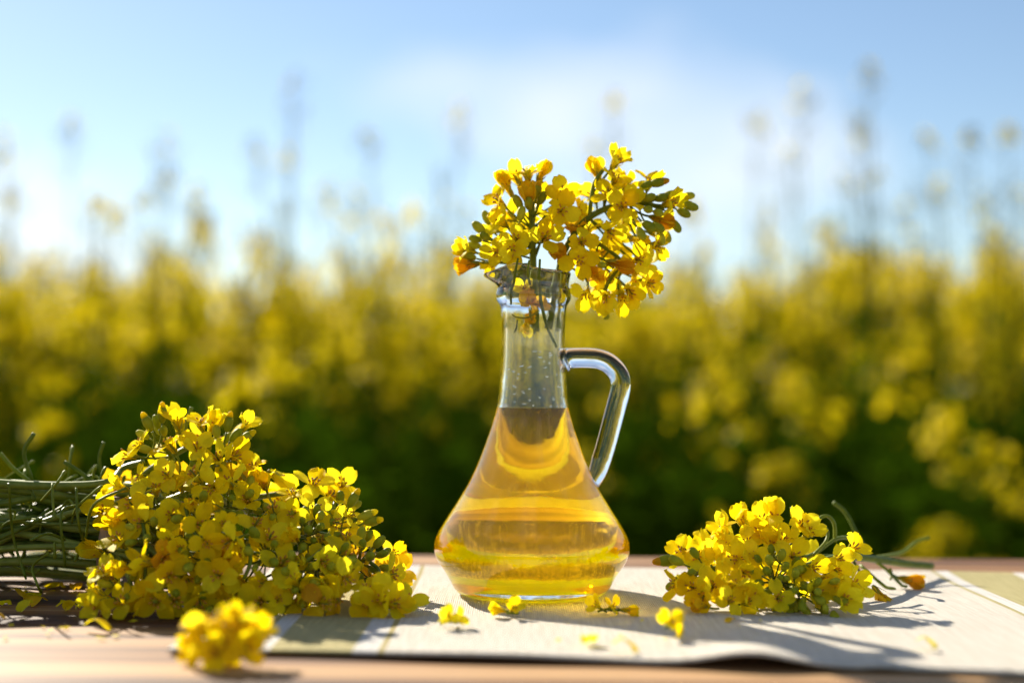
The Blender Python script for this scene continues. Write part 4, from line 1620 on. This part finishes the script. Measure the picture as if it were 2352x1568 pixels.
blossom(tab(512, 1528), [(-0.008, 0.008, 0, (-0.5, -0.7, 0.4), 'open'), (0.0024, 0.0136, 0.002, (0, -0.7, 0.8), 'open'), (0.0096, 0.0073, -0.002, (0.5, -0.8, 0.2), 'cup'), (-0.0016, 0.0066, -0.006, (0, -1, 0.1), 'open'), (0.0048, 0.0157, 0.006, (0.4, 0, 1), 'cup'), (-0.0096, 0.0136, 0.004, (-0.7, 0, 0.8), 'cup'), (0.0008, 0.0094, -0.002, (0.2, -1, 0.3), 'open'), (-0.004, 0.0164, 0.006, (-0.1, -0.4, 1), 'open'), (0.0112, 0.0122, 0.006, (0.8, -0.2, 0.6), 'cup'), (-0.0112, 0.0066, 0.004, (-0.8, -0.5, 0.1), 'cup'), (0.0, 0.0052, 0.002, (0.1, -0.6, -0.4), 'cup')],
        'big blurred blossom cluster on the bare wood in front of the bouquet', .92, (-.004, .010, .006))
blossom(tab(1030, 1452), [(0, .007, 0, (-.3, -.6, .5), 'cup'), (.004, .006, .002, (.7, -.3, .3), 'cup')], 'small blossom just left below the cruet base, leftmost on the bare placemat', .72)
blossom(tab(1178, 1428), [(0, .0065, 0, (.3, -.7, .6), 'cup'), (-.006, .005, .003, (-.9, -.3, .2), 'closed')], 'blossom with a closed one directly in front of the cruet', .75)
blossom(tab(1385, 1424), [(-.003, .007, 0, (-.5, -.6, .5), 'cup'), (.005, .006, .002, (.6, -.4, .3), 'open'), (.011, .005, -.001, (1, -.3, 0), 'closed')], 'amber lit blossom pair right in front of the cruet base', .75)
blossom(tab(1540, 1478), [(0, .009, 0, (.1, -.8, .35), 'cup')], 'single upright blossom standing in the cruet shadow', .95)
blossom(tab(1662, 1422), [(.003, .009, 0, (.1, -.9, .4), 'open'), (.012, .008, .002, (.7, -.6, .4), 'cup'), (.005, .016, .004, (0, -.5, 1), 'cup')], 'fresh open blossom pair lying against the right sprig', .9)
blossom(tab(1612, 1420), [(0, .006, 0, (-.9, -.4, .2), 'closed')], 'brownish closed blossom left beside the right sprig', .8, None, True)


def fallen(px, py, label, s=1.0, up=0.0, wilt=False, grp=None):
    pos = tab(px, py) + Vector((0, 0, up + .0008))
    me_ = random.choice((WILT_ME if wilt else PETAL_ME)['open'])
    o = link('fallen_petal', me_, None, pos, Quaternion((0, 0, 1), random.uniform(0, 6.28)) @ Quaternion((0, 1, 0), R(45)), s)
    zmin = min((o.rotation_quaternion @ v.co).z for v in me_.vertices) * s
    o.location.z = TABLE_Z + up + .0003 - zmin
    return tag(o, label, 'petal', grp)


G_W, G_C = 'fallen petals on the bare wood', 'fallen petals on the placemat'
ORD = ['first', 'second', 'third', 'fourth', 'fifth', 'sixth', 'seventh', 'eighth', 'ninth', 'tenth', 'eleventh', 'twelfth', 'thirteenth']
wood_petals = sorted([(150, 1358, 1.1, False), (165, 1362, .9, True), (90, 1382, 1.0, False), (110, 1388, .9, True), (10, 1380, 1.0, True), (75, 1400, .9, False), (125, 1402, 1.0, False), (190, 1448, 1.1, False), (15, 1430, 1.0, True), (25, 1396, .8, False), (230, 1385, 1.0, True), (180, 1395, .8, False), (60, 1378, .7, True)])
for i, (x, y, s, w) in enumerate(wood_petals):
    fallen(x, y, ('withered' if w else 'yellow') + ' fallen petal on the bare wood below the stems, ' + ORD[i] + ' from the left', s, 0, w, G_W)
fallen(1338, 1502, 'flat petal near the front hem, left of its pair below the cruet', 1.0, CLOTH, False, G_C)
fallen(1402, 1512, 'flat petal near the front hem, right of its pair below the cruet', 1.0, CLOTH, False, G_C)
fallen(2100, 1500, 'lone pale petal on the placemat below the right sprig', .8, CLOTH, False, G_C)
fallen(1690, 1440, 'tiny petal between the right sprig and the cloth wave', .5, CLOTH, True, G_C)
